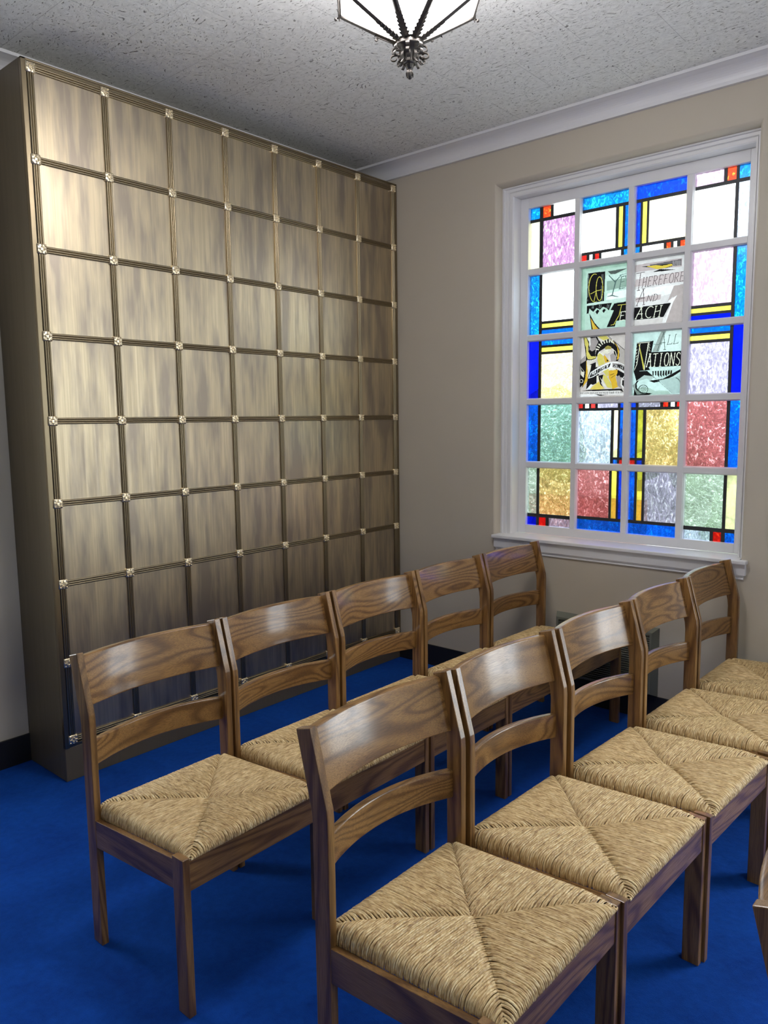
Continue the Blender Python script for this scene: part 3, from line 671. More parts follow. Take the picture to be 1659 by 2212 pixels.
PD.poly([(620, 1430), (760, 1400), (700, 1640), (760, 1760), (680, 1700)], K); PD.poly([(660, 1460), (760, 1620), (850, 1760), (760, 1700)], cr)
PD.poly([(400, 1800), (500, 1700), (640, 1590), (680, 1680), (800, 1790), (600, 1820)], (0.72, 0.56, 0.12)); PD.poly([(300, 1815), (430, 1660), (480, 1680), (400, 1800)], (0.86, 0.82, 0.80))
PD.poly([(580, 1430), (630, 1430), (640, 1580), (580, 1640)], cr)
PD.poly([(200, 1845), (400, 1810), (1020, 1800), (1240, 1800), (1290, 1900), (1200, 1850), (600, 1850)], K)
PD.poly([(125, 1870), (1180, 1850), (1330, 1990), (120, 1925)], (0.80, 0.74, 0.72))
for k in range(34): PD.line([(170+k*33, 1885-(k % 3)*3), (168+k*33, 1925+(8 if 18 < k < 28 else 0))], 12, K)
PD.poly([(540, 1940), (760, 1960), (900, 1950), (700, 1985), (590, 1975)], K); PD.poly([(120, 1935), (560, 1950), (700, 2010), (120, 2015)], (0.88, 0.84, 0.84))
PD.line([(1340, 1420), (1240, 1560), (1230, 1700), (1320, 1820)], 16, (0.9, 0.88, 0.86)); PD.poly([(1260, 1570), (1335, 1580), (1330, 1790), (1250, 1690)], K)
PD.poly([(355, 1510), (420, 1330), (560, 1240), (760, 1130), (900, 1070), (1060, 1050), (1230, 1090), (1360, 1170), (1345, 1400), (1200, 1270), (1080, 1225), (920, 1225), (700, 1330), (500, 1460)], (0.9, 0.88, 0.86))
PD.poly([(385, 1485), (440, 1345), (700, 1195), (960, 1085), (920, 1195), (700, 1305), (500, 1435)], K)
PD.poly([(1000, 1080), (1230, 1110), (1345, 1190), (1330, 1340), (1180, 1240), (1000, 1205)], gr); PD.poly([(1040, 1110), (1210, 1140), (1310, 1210), (1300, 1290), (1170, 1215), (1020, 1180)], K)
write(PD, 'MATTHEW', (455, 1425), (900, 1190), 105, 11, (0.92, 0.9, 0.88), 0.10)
write(PD, '28:19', (1045, 1170), (1290, 1268), 56, 8, (0.85, 0.82, 0.8), 0.0)
t = NT('painted_glass'); t.n.remove(t.b)
at = t.add('ShaderNodeAttribute', attribute_name='Fired'); vgl = t.coord('Object', (55, 55, 55)); ngl = t.noise(vgl, 1.0, 3)
kk = t.ramp(ngl, [(0.3, (0.86, 0.86, 0.86)), (0.7, (1, 1, 1))]); cc = t.mix(1.0, at.outputs['Color'], kk, 'MULTIPLY'); cc = t.mix(1.0, cc, (0.145, 0.15, 0.145, 1), 'MULTIPLY')
tr = t.add('ShaderNodeBsdfTransparent', {'Color': cc}); tl = t.add('ShaderNodeBsdfTranslucent', {'Color': cc})
mx = t.add('ShaderNodeMixShader', {0: 0.35}); t.l.new(tl.outputs[0], mx.inputs[1]); t.l.new(tr.outputs[0], mx.inputs[2]); t.l.new(mx.outputs[0], t.out.inputs[0]); M_FIRED = t.m
for P_, (c, r) in ((PA, (1, 1)), (PB, (2, 1)), (PD, (1, 2)), (PC, (2, 2))):
    x0, x1, z0, z1 = pane_rect(c, r)
    me = bpy.data.meshes.new('painted_pane')
    gx = np.linspace(x0, x1, NU+1)*S; gz = (np.linspace(z1, z0, NV+1)+ZF)*S
    XX, ZZ = np.meshgrid(gx, gz); co = np.stack([XX, np.full_like(XX, (GY+0.001)*S), ZZ], -1).reshape(-1, 3)
    ii = np.arange(NV)[:, None]*(NU+1)+np.arange(NU)[None, :]; fc = np.stack([ii, ii+NU+1, ii+NU+2, ii+1], -1).reshape(-1, 4)
    me.from_pydata(co.tolist(), [], fc.tolist())
    ca = me.color_attributes.new('Fired', 'FLOAT_COLOR', 'CORNER')
    cols = np.ones((NU*NV, 4, 4), np.float32); cols[..., :3] = P_.a.reshape(-1, 1, 3)
    ca.data.foreach_set('color', cols.ravel()); me.materials.append(M_FIRED)
    o = bpy.data.objects.new('painted_pane', me); C.objects.link(o); o.parent = win; o.location = -win.location

# ------------------------------------------------------------ outdoors, seen only through the panes
def mat_flat(name, a, b_, scale=3.0):
    t = NT(name); v = t.coord('Object'); n = t.noise(v, scale, 4, 0.6); t.P(Base_Color=t.ramp(n, [(0.35, a), (0.65, b_)]), Roughness=0.9); return t.m
b = bmesh.new(); U(b, -60, 60, YW+0.6, 90, -1.35, -1.30); structure(link('ground', b, mat_flat('pale_paving', (0.55, 0.55, 0.52), (0.68, 0.68, 0.65), 0.35)))
def brick():
    t = NT('red_brick'); v = t.coord('Object', (1, 1, 1), rot=(PI/2, 0, 0)); br = t.add('ShaderNodeTexBrick'); t.l.new(v, br.inputs['Vector']); br.inputs['Scale'].default_value = 4.5
    br.inputs['Color1'].default_value = (0.42, 0.13, 0.08, 1); br.inputs['Color2'].default_value = (0.36, 0.10, 0.07, 1); br.inputs['Mortar'].default_value = (0.42, 0.18, 0.13, 1)
    t.P(Base_Color=br.outputs['Color'], Roughness=0.9); return t.m
gw = label(empty('garden_wall', W(-4.6, 11, -1.30)), 'low red brick wall outside beyond the left panes', 'wall')
b = bmesh.new(); box(b, -2.6, 2.6, -0.15, 0.15, 0, 1.25); link('brickwork', b, brick(), gw)
b = bmesh.new(); box(b, -2.7, 2.7, -0.2, 0.2, 1.25, 1.33, bev=0.02); link('coping', b, mat_flat('stone_coping', (0.45, 0.43, 0.40), (0.55, 0.53, 0.5)), gw)
def shrub(x, y, r, h, lab):
    b = bmesh.new(); rg = random.Random(int(x*10+99))
    for k in range(26):
        a = rg.uniform(0, 2*PI); d = rg.uniform(0, r*0.7); z = rg.uniform(0.25, 1.0)*h
        blob(b, (d*math.cos(a), d*math.sin(a), z), *(rg.uniform(0.28, 0.45)*r,)*3, sub=2)
    for v in b.verts: v.co += Vector((rg.uniform(-1, 1), rg.uniform(-1, 1), rg.uniform(-1, 1)))*0.05*r
    rt_ = label(empty('shrub', W(x, y, -1.30)), lab, 'shrub')
    link('foliage', b, mat_flat('shrub_leaves', (0.20, 0.28, 0.15), (0.34, 0.42, 0.25), 9), rt_)
    b = bmesh.new(); tube(b, [(0, 0, 0), (0, 0, h*0.5)], 0.08*r, 8); link('stem', b, mat_flat('bark', (0.08, 0.05, 0.03), (0.12, 0.08, 0.05)), rt_)
shrub(-3.1, 7.2, 0.9, 1.7, 'rounded green shrub outside, seen through the leftmost panes')
shrub(-10.3, 22, 1.9, 3.3, 'tall pale green bush far outside, behind the left column of panes')
shrub(-7.4, 23, 1.3, 3.6, 'slim bush far outside, behind the third column of panes')
shrub(-4.2, 20, 1.6, 2.7, 'broad bush far outside, behind the right column of panes')
shrub(-0.4, 9.6, 0.8, 1.5, 'smaller green shrub outside, behind the lower right panes')

# ------------------------------------------------------------ columbarium
A_ = 0.26448; B_ = 0.29
D0 = 0.0                                                 # front plane of the niche fronts
col = label(empty('columbarium', W(-0.15, 0.92, FZ)), 'tall bronze columbarium of square brushed brass niche fronts against the left wall', 'columbarium')
def clink(name, b, mat, smooth=False, loc=None):
    o = link(name, b, mat, col, smooth); o.location = (loc if loc is not None else Vector((0, 0, 0)))-col.location; return o
YA, YZ, ZT = -0.030, 1.8815, 2.347
b = bmesh.new(); U(b, XL+0.0005, -0.012, YA, YZ, FZ+0.0005, ZT, bev=0.002); clink('body', b, M_BRONZE)
b = bmesh.new()                                           # rim round the grid
U(b, -0.012, 0.004, YA, -0.0128, -0.030, ZT, bev=0.0015); U(b, -0.012, 0.004, 1.8640, YZ, -0.030, ZT, bev=0.0015)
U(b, -0.012, 0.004, YA, YZ, ZT-0.006, ZT, bev=0.0015); U(b, -0.012, 0.0005, -0.022, 1.8735, -0.030, -0.0175, bev=0.0015)
U(b, -0.012, 0.002, -0.022, 1.8735, 2.331, ZT-0.006, bev=0.0015)
clink('front_rim', b, M_TRIMB)
b = bmesh.new(); U(b, -0.012, 0.001, YA, YZ, FZ+0.0005, -0.030, bev=0.0015); clink('plinth', b, M_BRONZE)
bw = 0.0225
b = bmesh.new(); U(b, -0.012, -0.008, -0.022, 1.8735, -0.0175, 2.331); clink('backing', b, M_BRONZE)
dy, dz = (A_-bw*0.86)*S, (B_-bw*0.86)*S
b = bmesh.new(); box(b, -0.008, 0.0, -dy/2, dy/2, -dz/2, dz/2, bev=0.0018)
first = None
for i in range(7):
    for j in range(8):
        loc = W(D0-0.0015, (i+0.5)*A_, (j+0.5)*B_)
        if first is None: first = clink('niche_front', b, M_DOOR, loc=loc)
        else: c_ = clone(first, col); c_.location = loc-col.location
def fluted(bm, axis, L):
    h = bw*S/2; n = 24; pr = [(-h, -0.008)]
    for k in range(n+1):
        x = -h+2*h*k/n; pr.append((x, 0.0045+0.0028*abs(math.sin(PI*3*k/n))**0.7))
    pr.append((h, -0.008))
    if axis == 'z': prism(bm, [(p[1], p[0]) for p in pr], 'z', 0, L)
    else:
        P2 = [(p[1], p[0]) for p in pr]; prism(bm, P2, 'y', 0, L)
b = bmesh.new(); fluted(b, 'z', 8*B_*S); f0 = clink('upright_moulding', b, M_TRIMB, loc=W(0, 0, 0))
for i in range(1, 8): c_ = clone(f0, col); c_.location = W(0, i*A_, 0)-col.location
b = bmesh.new(); fluted(b, 'y', 7*A_*S); f1 = clink('level_moulding', b, M_TRIMB, loc=W(-0.0005, 0, 0))
for j in range(1, 9): c_ = clone(f1, col); c_.location = W(-0.0005, 0, j*B_)-col.location
b = bmesh.new(); q = 0.0196
box(b, -0.004, 0.011, -q, q, -q, q, bev=0.004)
for sx in (-1, 1):
    for sz in (-1, 1): blob(b, (0.0115, sx*0.0135, sz*0.0135), 0.0035, 0.0042, 0.0042)
for k in range(4):
    a = k*PI/2; blob(b, (0.012, 0.0085*math.cos(a), 0.0085*math.sin(a)), 0.0045, 0.0048, 0.0048)
    a += PI/4; blob(b, (0.0115, 0.0095*math.cos(a)*0.9, 0.0095*math.sin(a)*0.9), 0.003, 0.0022, 0.0022)
    a = k*PI/2; blob(b, (0.0115, 0.0150*math.cos(a), 0.0150*math.sin(a)), 0.0035, 0.0030, 0.0030)
r0 = clink('rosette', b, M_ROS, smooth=True, loc=W(0, 0, 0))
for i in range(8):
    for j in range(9):
        if i or j: c_ = clone(r0, col); c_.location = W(0, i*A_, j*B_)-col.location

# ------------------------------------------------------------ wall grille below the window
gr_ = label(empty('air_grille', W(1.18, YW, -0.05)), 'grey-green louvred air grille low on the wall under the window', 'grille')
def glink(name, b, mat): o = link(name, b, mat, gr_); o.location = -gr_.location; return o
gx0, gx1, gz0, gz1 = 0.955, 1.437, -0.045, 0.256; gy = YW-0.040
b = bmesh.new()
def frame_ring(bm, r0_, r1_):                            # rings: (inset, y)
    def pts(i, y): return [W(gx0+i, y, gz0+i), W(gx1-i, y, gz0+i), W(gx1-i, y, gz1-i), W(gx0+i, y, gz1-i)]
    A = [bm.verts.new(p) for p in pts(*r0_)]; B = [bm.verts.new(p) for p in pts(*r1_)]
    for k in range(4): bm.faces.new((A[k], A[(k+1) % 4], B[(k+1) % 4], B[k]))
rr = [(0, YW), (0.0, YW-0.004), (0.016, gy), (0.0165, gy+0.002), (0.0175, gy+0.002), (0.018, gy), (0.027, gy), (0.027, YW-0.006)]
for a, c_ in zip(rr[:-1], rr[1:]): frame_ring(b, a, c_)
glink('grille_frame', b, M_GRILLE)
b = bmesh.new(); U(b, gx0+0.02, gx1-0.02, YW-0.008, YW-0.0005, gz0+0.02, gz1-0.02); glink('duct_backing', b, M_DARK)
b = bmesh.new(); zz = gz0+0.033
while zz < gz1-0.028:
    hexa(b, [W(gx0+0.027, gy+0.003, zz), W(gx1-0.027, gy+0.003, zz), W(gx1-0.027, gy+0.024, zz+0.007), W(gx0+0.027, gy+0.024, zz+0.007),
             W(gx0+0.027, gy+0.003, zz+0.0022), W(gx1-0.027, gy+0.003, zz+0.0022), W(gx1-0.027, gy+0.024, zz+0.0092), W(gx0+0.027, gy+0.024, zz+0.0092)])
    zz += 0.0098
glink('louvres', b, M_GRILLE)

# ------------------------------------------------------------ chairs
cW, cH, cTX, cTXT, cTY, cZB, cRX, cD, cHS = [x*S for x in (0.4300, 0.7511, 0.0405, 0.0385, 0.0182, 0.6025, 0.0398, 0.4104, 0.3717)]
APZ = lambda x: (0.333+(x/S-0.04)*0.090)*S                # top of the sloping side rail
APH = 0.070*S
def post_bm(y0):
    b = bmesh.new()
    dr = 0.011*S
    # side outline: vertical below the bend, raked above, softened knee
    poly = [(0, 0), (cTX, 0), (cTX, cZB-0.020*S), (cTX-0.0015*S, cZB), (-cRX+cTXT, cH), (-cRX, cH-dr), (-0.0025*S, cZB-0.010*S), (0, cZB-0.035*S)]
    prism(b, poly, 'y', y0, y0+cTY, bev=0.0022); return b
def bowed_rail_bm(z0, z1, raked):
    b = bmesh.new(); s = (0.022 if raked else 0.0195)*S; bow = (0.034 if raked else 0.050)*S; th = 0.0185*S; n = 22
    def base(z):
        if not raked: return cTX
        return cTX-cRX*(z-cZB)/(cH-cZB)
    rows = []
    for k in range(n+1):
        t_ = k/n; y = cTY*0.55+(cW-1.1*cTY)*t_; bb = bow*(1-(2*t_-1)**2)
        prof = []
        r = 0.0045; pf = []
        for cx_, cz_, a0_ in ((-r, z0+r, 0), (-th+r, z0+r, -90), (-th+r, z1-r, -180), (-r, z1-r, -270)):
            for m_ in range(5):
                a_ = math.radians(a0_-m_*22.5); pf.append((cx_+r*math.cos(a_), cz_+r*math.sin(a_)))
        for x, z in pf:
            prof.append(b.verts.new((base(z)-s-bb+x, y, z)))
        rows.append(prof)
    m = len(rows[0])
    for k in range(n):
        for j in range(m): b.faces.new((rows[k][j], rows[k][(j+1) % m], rows[k+1][(j+1) % m], rows[k+1][j]))
    b.faces.new(rows[0][::-1]); b.faces.new(rows[-1]); return b
def seat_bm():
    b = bmesh.new(); uvl = b.loops.layers.uv.new('UVMap')
    x0, x1, y0, y1 = 0.0105*S, cD+0.0015, cTY+0.0008, cW-cTY-0.0008
    cx, cy = (x0+x1)/2, (y0+y1)/2; rg = random.Random(5)
    Rz = 0.040*S
    def top(d, dl):       # height above side-rail top for distance d from edge, dl = length to the seam
        r = 0.021*S
        t_ = min(d/r, 1.0); up_ = math.sqrt(max(0, 1-(1-t_)**2))*r
        z = 0.014*S+up_+0.006*S*math.sin(min(d/(0.09*S), 1)*PI/2)
        sag = 0.016*S*(d/(0.19*S))**1.5
        seam = 0.0095*math.exp(-((dl-d)/0.010)**2) if dl-d < 0.05 else 0
        return z-sag-seam
    def strand(side, p, wdt, sid):
        hx, hy = (x1-x0)/2, (y1-y0)/2
        if side in ('L', 'R'):
            dl = min(p-x0, x1-p, hy); dl = min(dl*(hy/min(hx, hy)) if False else dl, hy)
        else: dl = min(p-y0, y1-p, hx)
        if side in ('F', 'B') and dl > min(hx, hy)-0.002: dl = min(hx, hy)
        ds = []
        ds.append((-0.004, -0.002*S)); 
        path = [(0.0, -0.0005*S), (-0.0012, 0.006*S)]
        n = max(3, int(dl/0.012))
        first_ = 0.0
        path.append((0.0, 0.014*S))
        for d in (0.003, 0.008, 0.015, 0.024):
            if d < dl: path.append((d, None))
        k = 0.036
        while k < dl-0.006: path.append((k, None)); k += 0.014
        path.append((dl, None))
        nc = 5; rings = []; L = 0; prev = None; off = rg.random()*10; wob = rg.uniform(-0.5, 0.5)*0.0008; ph = rg.uniform(0, 6)
        for d, zz in path:
            hh = top(d, dl) if zz is None else zz
            ring = []
            lat = 0.0011*math.sin(ph+d*34)
            if side == 'L': c_ = Vector((p+lat, y0+d, 0)); tx_ = Vector((1, 0, 0)); outn = Vector((0, -1, 0))
            elif side == 'R': c_ = Vector((p+lat, y1-d, 0)); tx_ = Vector((1, 0, 0)); outn = Vector((0, 1, 0))
            elif side == 'F': c_ = Vector((x1-d, p+lat, 0)); tx_ = Vector((0, 1, 0)); outn = Vector((1, 0, 0))
            else: c_ = Vector((x0+d, p+lat, 0)); tx_ = Vector((0, 1, 0)); outn = Vector((-1, 0, 0))
            slope = 1.0 if d < 0.002 else max(0.0, 1-d/(0.021*S))
            nrm = (outn*slope+Vector((0, 0, 1))*(1-slope)); nrm = nrm.normalized() if nrm.length > 0 else Vector((0, 0, 1))
            ck = math.exp(-((cD-c_.x)/0.045)**2)*math.exp(-(min(c_.y-y0, y1-c_.y)/0.040)**2)
            base_z = APZ(c_.x)+hh*(1-0.38*max(0, c_.x)/cD)*(1-0.55*ck)
            cur = Vector((c_.x, c_.y, base_z))
            if prev is not None: L += (cur-prev).length
            prev = cur
            for j in range(nc):
                a = PI*j/(nc-1); rr_ = wdt*0.53
                ring.append((cur+tx_*(-math.cos(a)*rr_)+nrm*(math.sin(a)*rr_*0.80+wob), L, j/(nc-1)))
            rings.append(ring)
        vv = [[b.verts.new(q[0]) for q in ring] for ring in rings]
        for i in range(len(vv)-1):
            for j in range(nc-1):
                f = b.faces.new((vv[i][j], vv[i][j+1], vv[i+1][j+1], vv[i+1][j])); f.smooth = True
                for lp, (ii, jj) in zip(f.loops, ((i, j), (i, j+1), (i+1, j+1), (i+1, j))):
                    lp[uvl].uv = (rings[ii][jj][1]+off, sid+rings[ii][jj][2]*0.8)
    sid = 0
    pitch = 0.0057
    for side in 'LRFB':
        a0, a1 = (x0, x1) if side in 'LR' else (y0, y1)
        n = int((a1-a0)/pitch); w_ = (a1-a0)/n
        for k in range(n):
            p = a0+(k+0.5)*w_
            strand(side, p, w_, sid); sid += 1
    # stuffing below the cords
    u = 0.010
    bot = [(x0+u, y0+u), (x1-u, y0+u), (x1-u, y1-u), (x0+u, y1-u)]
    vb = [b.verts.new((x, y, APZ(x)-0.004)) for x, y in bot]; vt = [b.verts.new((x, y, APZ(x)+0.006)) for x, y in bot]
    for k in range(4): b.faces.new((vb[k], vb[(k+1) % 4], vt[(k+1) % 4], vt[k]))
    b.faces.new(vb[::-1]); b.faces.new(vt)
    return b
def make_chair():
    t_ = empty('rush_seat_chair')
    link('back_post', post_bm(0.0), M_WOODZ, t_); link('back_post', post_bm(cW-cTY), M_WOODZ, t_)
    for y0 in (0.0, cW-cTY):
        b = bmesh.new(); box(b, cD-cTX, cD, y0, y0+cTY, 0, cHS, bev=0.0018); link('front_leg', b, M_WOODZ, t_)
    link('top_rail', bowed_rail_bm(0.615*S, 0.7345*S, True), M_WOODY, t_, True)
    link('lower_back_rail', bowed_rail_bm(0.4600*S, 0.5255*S, False), M_WOODY, t_, True)
    for y0 in (0.0015, cW-cTY+0.0015):
        b = bmesh.new(); xa, xb = cTX-0.002, cD-cTX+0.002; ya, yb = y0, y0+cTY-0.003
        hexa(b, [(xa, ya, APZ(xa)-APH), (xb, ya, APZ(xb)-APH), (xb, yb, APZ(xb)-APH), (xa, yb, APZ(xa)-APH),
                 (xa, ya, APZ(xa)), (xb, ya, APZ(xb)), (xb, yb, APZ(xb)), (xa, yb, APZ(xa))], bev=0.0012)
        link('side_seat_rail', b, M_WOODX, t_)
    b = bmesh.new(); box(b, cD-0.021, cD-0.003, cTY-0.001, cW-cTY+0.001, APZ(cD)-APH-0.004, APZ(cD)-0.001, bev=0.0012); link('front_seat_rail', b, M_WOODY, t_)
    b = bmesh.new(); box(b, 0.010, 0.028, cTY-0.001, cW-cTY+0.001, APZ(0)-APH, APZ(0)-0.001, bev=0.0012); link('rear_seat_rail', b, M_WOODY, t_)
    link('rush_seat', seat_bm(), M_RUSH, t_)
    for ch_ in t_.children:
        if ch_.name.startswith(('top_rail', 'lower')):
            pass
    return t_
CH = [
 ('A', 0.8831, -0.4014, 0.0056, 'oak rush-seat chair nearest the camera in the row beside the columbarium'),
 ('A', 0.8824, 0.0356, -0.0064, 'second oak chair from the camera in the row beside the columbarium'),
 ('A', 0.8866, 0.4749, -0.0101, 'middle oak rush-seat chair of the row beside the columbarium'),
 ('A', 0.8907, 0.9127, -0.0129, 'next-to-last oak chair before the wall in the columbarium row'),
 ('A', 0.8937, 1.3567, -0.0348, 'oak rush-seat chair under the left end of the window sill'),
 ('B', 1.6527, -0.3517, -0.0133, 'large foreground oak chair with its woven seat full in view'),
 ('B', 1.6650, 0.0867, -0.0324, 'oak rush-seat chair second from the foreground in the second row'),
 ('B', 1.6858, 0.5263, -0.0475, 'middle oak chair of the second row, wall grille seen behind its back'),
 ('B', 1.7073, 0.9660, -0.0268, 'oak rush-seat chair next to last in the second row, right of the grille'),
 ('B', 1.7203, 1.4035, -0.0161, 'dark oak chair at the wall end of the second row, under the right sill end'),
]
base_chair = make_chair()
for i, (row, x, y, th, lab) in enumerate(CH):
    if i == 0: o = base_chair
    else:
        o = base_chair.copy(); C.objects.link(o)
        for ch_ in list(base_chair.children):
            c_ = ch_.copy(); C.objects.link(c_); c_.parent = o
    o.location = W(x, y, FZ); o.rotation_euler = (0, 0, th)
    label(o, lab, 'chair', 'rush-seat chairs in the row beside the columbarium' if row == 'A' else 'rush-seat chairs in the middle row')
o = base_chair.copy(); C.objects.link(o)
for ch_ in list(base_chair.children): c_ = ch_.copy(); C.objects.link(c_); c_.parent = o
o.location = W(2.451, -0.363, FZ); o.rotation_euler = (0, 0, -0.02)
label(o, 'oak chair cut off by the right picture edge, only a corner of its back showing', 'chair')

# ------------------------------------------------------------ hanging lamp
LX, LY, LT = 1.356, 0.320, 2.000
R_ = 0.185*S
lamp = label(empty('ceiling_lamp', W(LX, LY, ZC)), 'glowing white glass ceiling lamp in a dark iron cage with leaves and scrolls', 'lamp')
zr = (LT-ZC)*S                                            # tip relative to ceiling
def Z(u): return zr+u*0.866*S                                    # height above the tip, survey units
b = bmesh.new()
lathe(b, [(0.0, Z(0)), (0.003, Z(0.001)), (0.0075, Z(0.006)), (0.0100, Z(0.012)), (0.0105, Z(0.018)), (0.0085, Z(0.024)), (0.0065, Z(0.0265)), (0.009, Z(0.028)), (0.011, Z(0.033)), (0.0135, Z(0.040)), (0.015, Z(0.044))], 20)
for k in range(6):
    a = k*PI/3; tube(b, [(0.0098*math.cos(a), 0.0098*math.sin(a), Z(0.006+0.001)), (0.0112*math.cos(a), 0.0112*math.sin(a), Z(0.016)), (0.0072*math.cos(a), 0.0072*math.sin(a), Z(0.025))], 0.0012, 5)
link('finial', b, M_IRON, lamp, True)
b = bmesh.new()
lathe(b, [(0.015, Z(0.040)), (0.021, Z(0.043)), (0.018, Z(0.050)), (0.020, Z(0.060)), (0.024, Z(0.072)), (0.033, Z(0.082)), (0.040, Z(0.087)), (0.042, Z(0.091)), (0.038, Z(0.095)), (0.039, Z(0.099)), (0.025, Z(0.103)), (0.0, Z(0.104))], 28)
link('hub', b, M_IRON, lamp, True)
NR = 8; PH = math.atan2(-1.26991-LY, 2.63821-LX)+0.4712
def scroll_path():
    p = []                                                 # (radius, height above tip)
    p += [(0.0155+0.004*math.sin(PI*k/8), 0.048+0.030*k/8) for k in range(9)]
    for k in range(1, 13):                                 # outer curl rolling down
        a = PI-(k/12)*1.65*PI; rr_ = 0.0125*(1-0.035*k); p.append((0.0285+rr_*math.cos(a), 0.0780+rr_*math.sin(a)))
    return p
def scroll_path2():
    p = []
    for k in range(14):
        a = PI*0.6-(k/13)*1.6*PI; rr_ = 0.0088*(1-0.035*k); p.append((0.0335+rr_*math.cos(a), 0.0600+rr_*math.sin(a)))
    return p
def ribbon(bm, path, a, wd, th):
    ca, sa = math.cos(a), math.sin(a); pr = []
    n = len(path)
    for i, (r, z) in enumerate(path):
        r0_, z0_ = path[max(i-1, 0)]; r1_, z1_ = path[min(i+1, n-1)]; dx, dz_ = r1_-r0_, z1_-z0_; L = math.hypot(dx, dz_) or 1; nx, nz = -dz_/L*th/2, dx/L*th/2
        row = []
        for (ox, oz), s_ in (((nx, nz), -1), ((nx, nz), 1), ((-nx, -nz), 1), ((-nx, -nz), -1)):
            rr_ = (r+ox)*S*1.17; row.append(bm.verts.new((rr_*ca-s_*wd/2*S*sa, rr_*sa+s_*wd/2*S*ca, Z(z+oz))))
        pr.append(row)
    for i in range(n-1):
        for j in range(4): bm.faces.new((pr[i][j], pr[i][(j+1) % 4], pr[i+1][(j+1) % 4], pr[i+1][j]))
    bm.faces.new(pr[0][::-1]); bm.faces.new(pr[-1])
for k in range(8):
    a = PH+k*PI/4+0.2
    b = bmesh.new(); ribbon(b, scroll_path(), a, 0.0095, 0.0022); ribbon(b, scroll_path2(), a, 0.0080, 0.0022)
    ribbon(b, [(0.0165, 0.052), (0.0195, 0.046), (0.0225, 0.041), (0.0255, 0.038)], a, 0.0075, 0.0022)
    link('scroll', b, M_IRON, lamp)
HR, HT = 0.104, 0.208                                     # rib foot and rim heights above the tip
RB = 0.026
def ribpt(t_, a, lift=0.0):
    r = RB+(R_/S-RB)*t_; z = HR+(HT-HR)*(t_**1.05)+lift
    return Vector((r*S*math.cos(a), r*S*math.sin(a), Z(z)))
t = NT('lit_opal_glass'); t.P(Base_Color=(0.9, 0.9, 0.9, 1), Roughness=0.3, Emission_Color=(1.0, 0.965, 0.98, 1), Emission_Strength=LAMP_STRENGTH); M_OPAL = t.m
b = bmesh.new()
rings = []
prof = [(0.0, 0.10), (0.30, None), (0.65, None), (1.0, None)]
for t_ in (0.0, 0.33, 0.66, 1.0):
    rings.append([b.verts.new(ribpt(t_, PH+2*PI*k/NR, 0.004)*1.0) for k in range(NR)])
rings.append([b.verts.new((R_*1.03*math.cos(PH+2*PI*k/NR), R_*1.03*math.sin(PH+2*PI*k/NR), Z(HT+0.075))) for k in range(NR)])
rings.append([b.verts.new((R_*0.55*math.cos(PH+2*PI*k/NR), R_*0.55*math.sin(PH+2*PI*k/NR), Z(HT+0.135))) for k in range(NR)])
for i in range(len(rings)-1):
    for k in range(NR): b.faces.new((rings[i][k], rings[i][(k+1) % NR], rings[i+1][(k+1) % NR], rings[i+1][k]))
b.faces.new(rings[0][::-1])
link('glass_shade', b, M_OPAL, lamp)
def leaf(bm, a):                                          # serrated acanthus leaf lying under the rib
    n = 7; side = Vector((-math.sin(a), math.cos(a), 0)); L = []; Rr = []; Cc = []
    T = 0.40
    for i in range(n):
        for fr, wv in ((0.0, 0.62), (0.70, 1.0), (0.92, 0.55)):
            tt = (i+fr)/n; w_ = (0.0155*(1-0.45*tt))*wv*S; dn = -0.0075+0.003*wv
            Cc.append(ribpt(tt*T, a, -0.0062)); L.append(ribpt(tt*T, a, dn*0.55)+side*w_); Rr.append(ribpt(tt*T, a, dn*0.55)-side*w_)
    tip = ribpt(T+0.03, a, -0.012)
    off = Vector((0, 0, -0.0016))
    for o_ in (Vector((0, 0, 0)), off):
        l = [bm.verts.new(p+o_) for p in L]; c_ = [bm.verts.new(p+o_) for p in Cc]; r = [bm.verts.new(p+o_) for p in Rr]; tv = bm.verts.new(tip+o_)
        for i in range(len(l)-1):
            bm.faces.new((l[i], l[i+1], c_[i+1], c_[i])); bm.faces.new((c_[i], c_[i+1], r[i+1], r[i]))
        bm.faces.new((l[-1], tv, c_[-1])); bm.faces.new((c_[-1], tv, r[-1]))
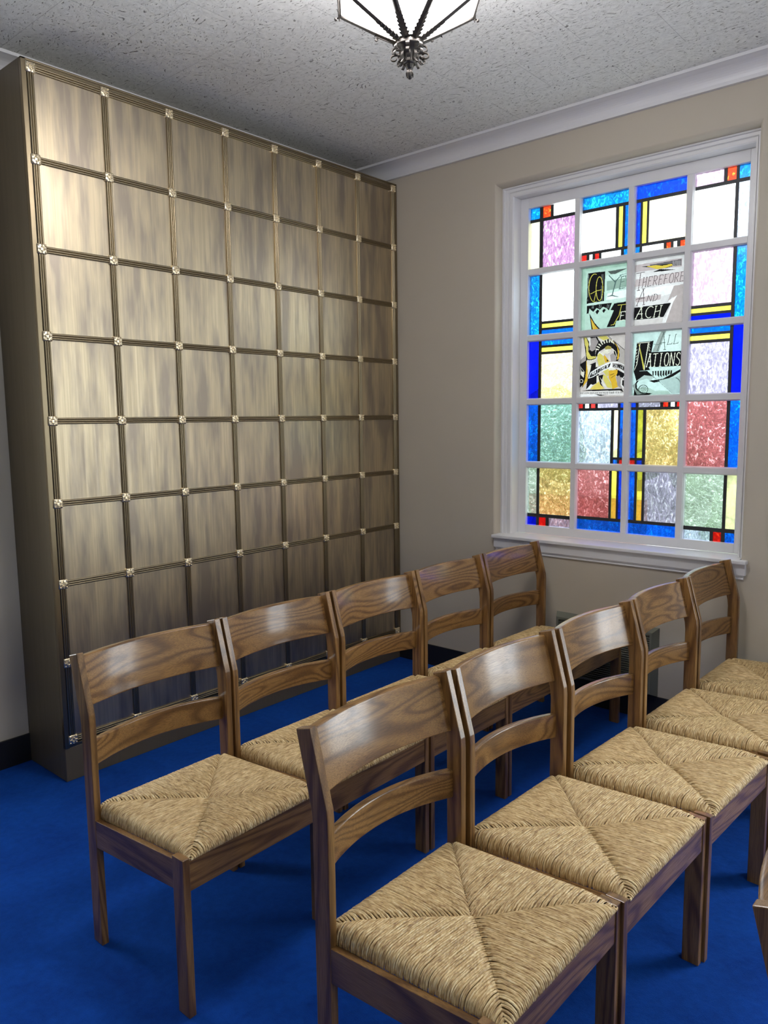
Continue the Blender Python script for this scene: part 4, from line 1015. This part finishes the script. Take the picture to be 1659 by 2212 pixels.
for k in range(NR):
    a = PH+2*PI*k/NR
    b = bmesh.new(); side = Vector((-math.sin(a), math.cos(a), 0)); rows = []
    for i in range(9):
        t_ = i/8; p = ribpt(t_, a); w_ = 0.0082*S*(1-0.15*t_)
        rows.append([b.verts.new(p+side*s_*w_+Vector((0, 0, z_))) for s_, z_ in ((-1, 0.003), (-1, -0.002), (-0.45, -0.0055), (0.45, -0.0055), (1, -0.002), (1, 0.003))])
    rim = ribpt(1.0, a)
    upv = Vector((R_*1.035*math.cos(a), R_*1.035*math.sin(a), Z(HT+0.078)))
    for p in (rim+(upv-rim)*0.06, upv):
        rad = Vector((math.cos(a), math.sin(a), 0)); rows.append([b.verts.new(p+side*s_*0.0065*S+rad*z_) for s_, z_ in ((-1, -0.003), (-1, 0.002), (-0.45, 0.0055), (0.45, 0.0055), (1, 0.002), (1, -0.003))])
    for i in range(len(rows)-1):
        for j in range(6): b.faces.new((rows[i][j], rows[i][(j+1) % 6], rows[i+1][(j+1) % 6], rows[i+1][j]))
    b.faces.new(rows[0][::-1]); b.faces.new(rows[-1])
    rib = link('rib', b, M_IRON, lamp)
    b = bmesh.new(); leaf(b, a); link('leaf', b, M_IRON, rib)
    b = bmesh.new(); rad = Vector((math.cos(a), math.sin(a), 0))
    blob(b, rim+rad*0.014*S+Vector((0, 0, -0.004)), 0.0052, 0.0052, 0.0052, 2)
    tube(b, [rim, rim+rad*0.012*S+Vector((0, 0, -0.003))], 0.0022, 6)
    tube(b, [rim+rad*0.004+Vector((0, 0, -0.012)), rim+rad*0.005, rim+rad*0.006+Vector((0, 0, 0.012)), rim+rad*0.012+Vector((0, 0, 0.022))], [0.001, 0.004, 0.003, 0.0008], 6)
    link('ball_tip', b, M_IRON, rib, True)
b = bmesh.new()
for k in range(NR):
    a0, a1 = PH+2*PI*k/NR, PH+2*PI*(k+1)/NR
    tube(b, [ribpt(1.0, a0), ribpt(1.0, a1)], 0.0032, 6)
    tube(b, [Vector((R_*1.035*math.cos(a), R_*1.035*math.sin(a), Z(HT+0.078))) for a in (a0, a1)], 0.0045, 6)
link('rim_band', b, M_IRON, lamp)
b = bmesh.new(); lathe(b, [(R_*0.56, Z(HT+0.134)), (R_*0.5, Z(HT+0.15)), (0.03, Z(HT+0.16)), (0.012, Z(HT+0.17)), (0.012, -0.02), (0.06, -0.018), (0.07, -0.004), (0.07, 0.0)], 28); link('stem', b, M_IRON, lamp, True)
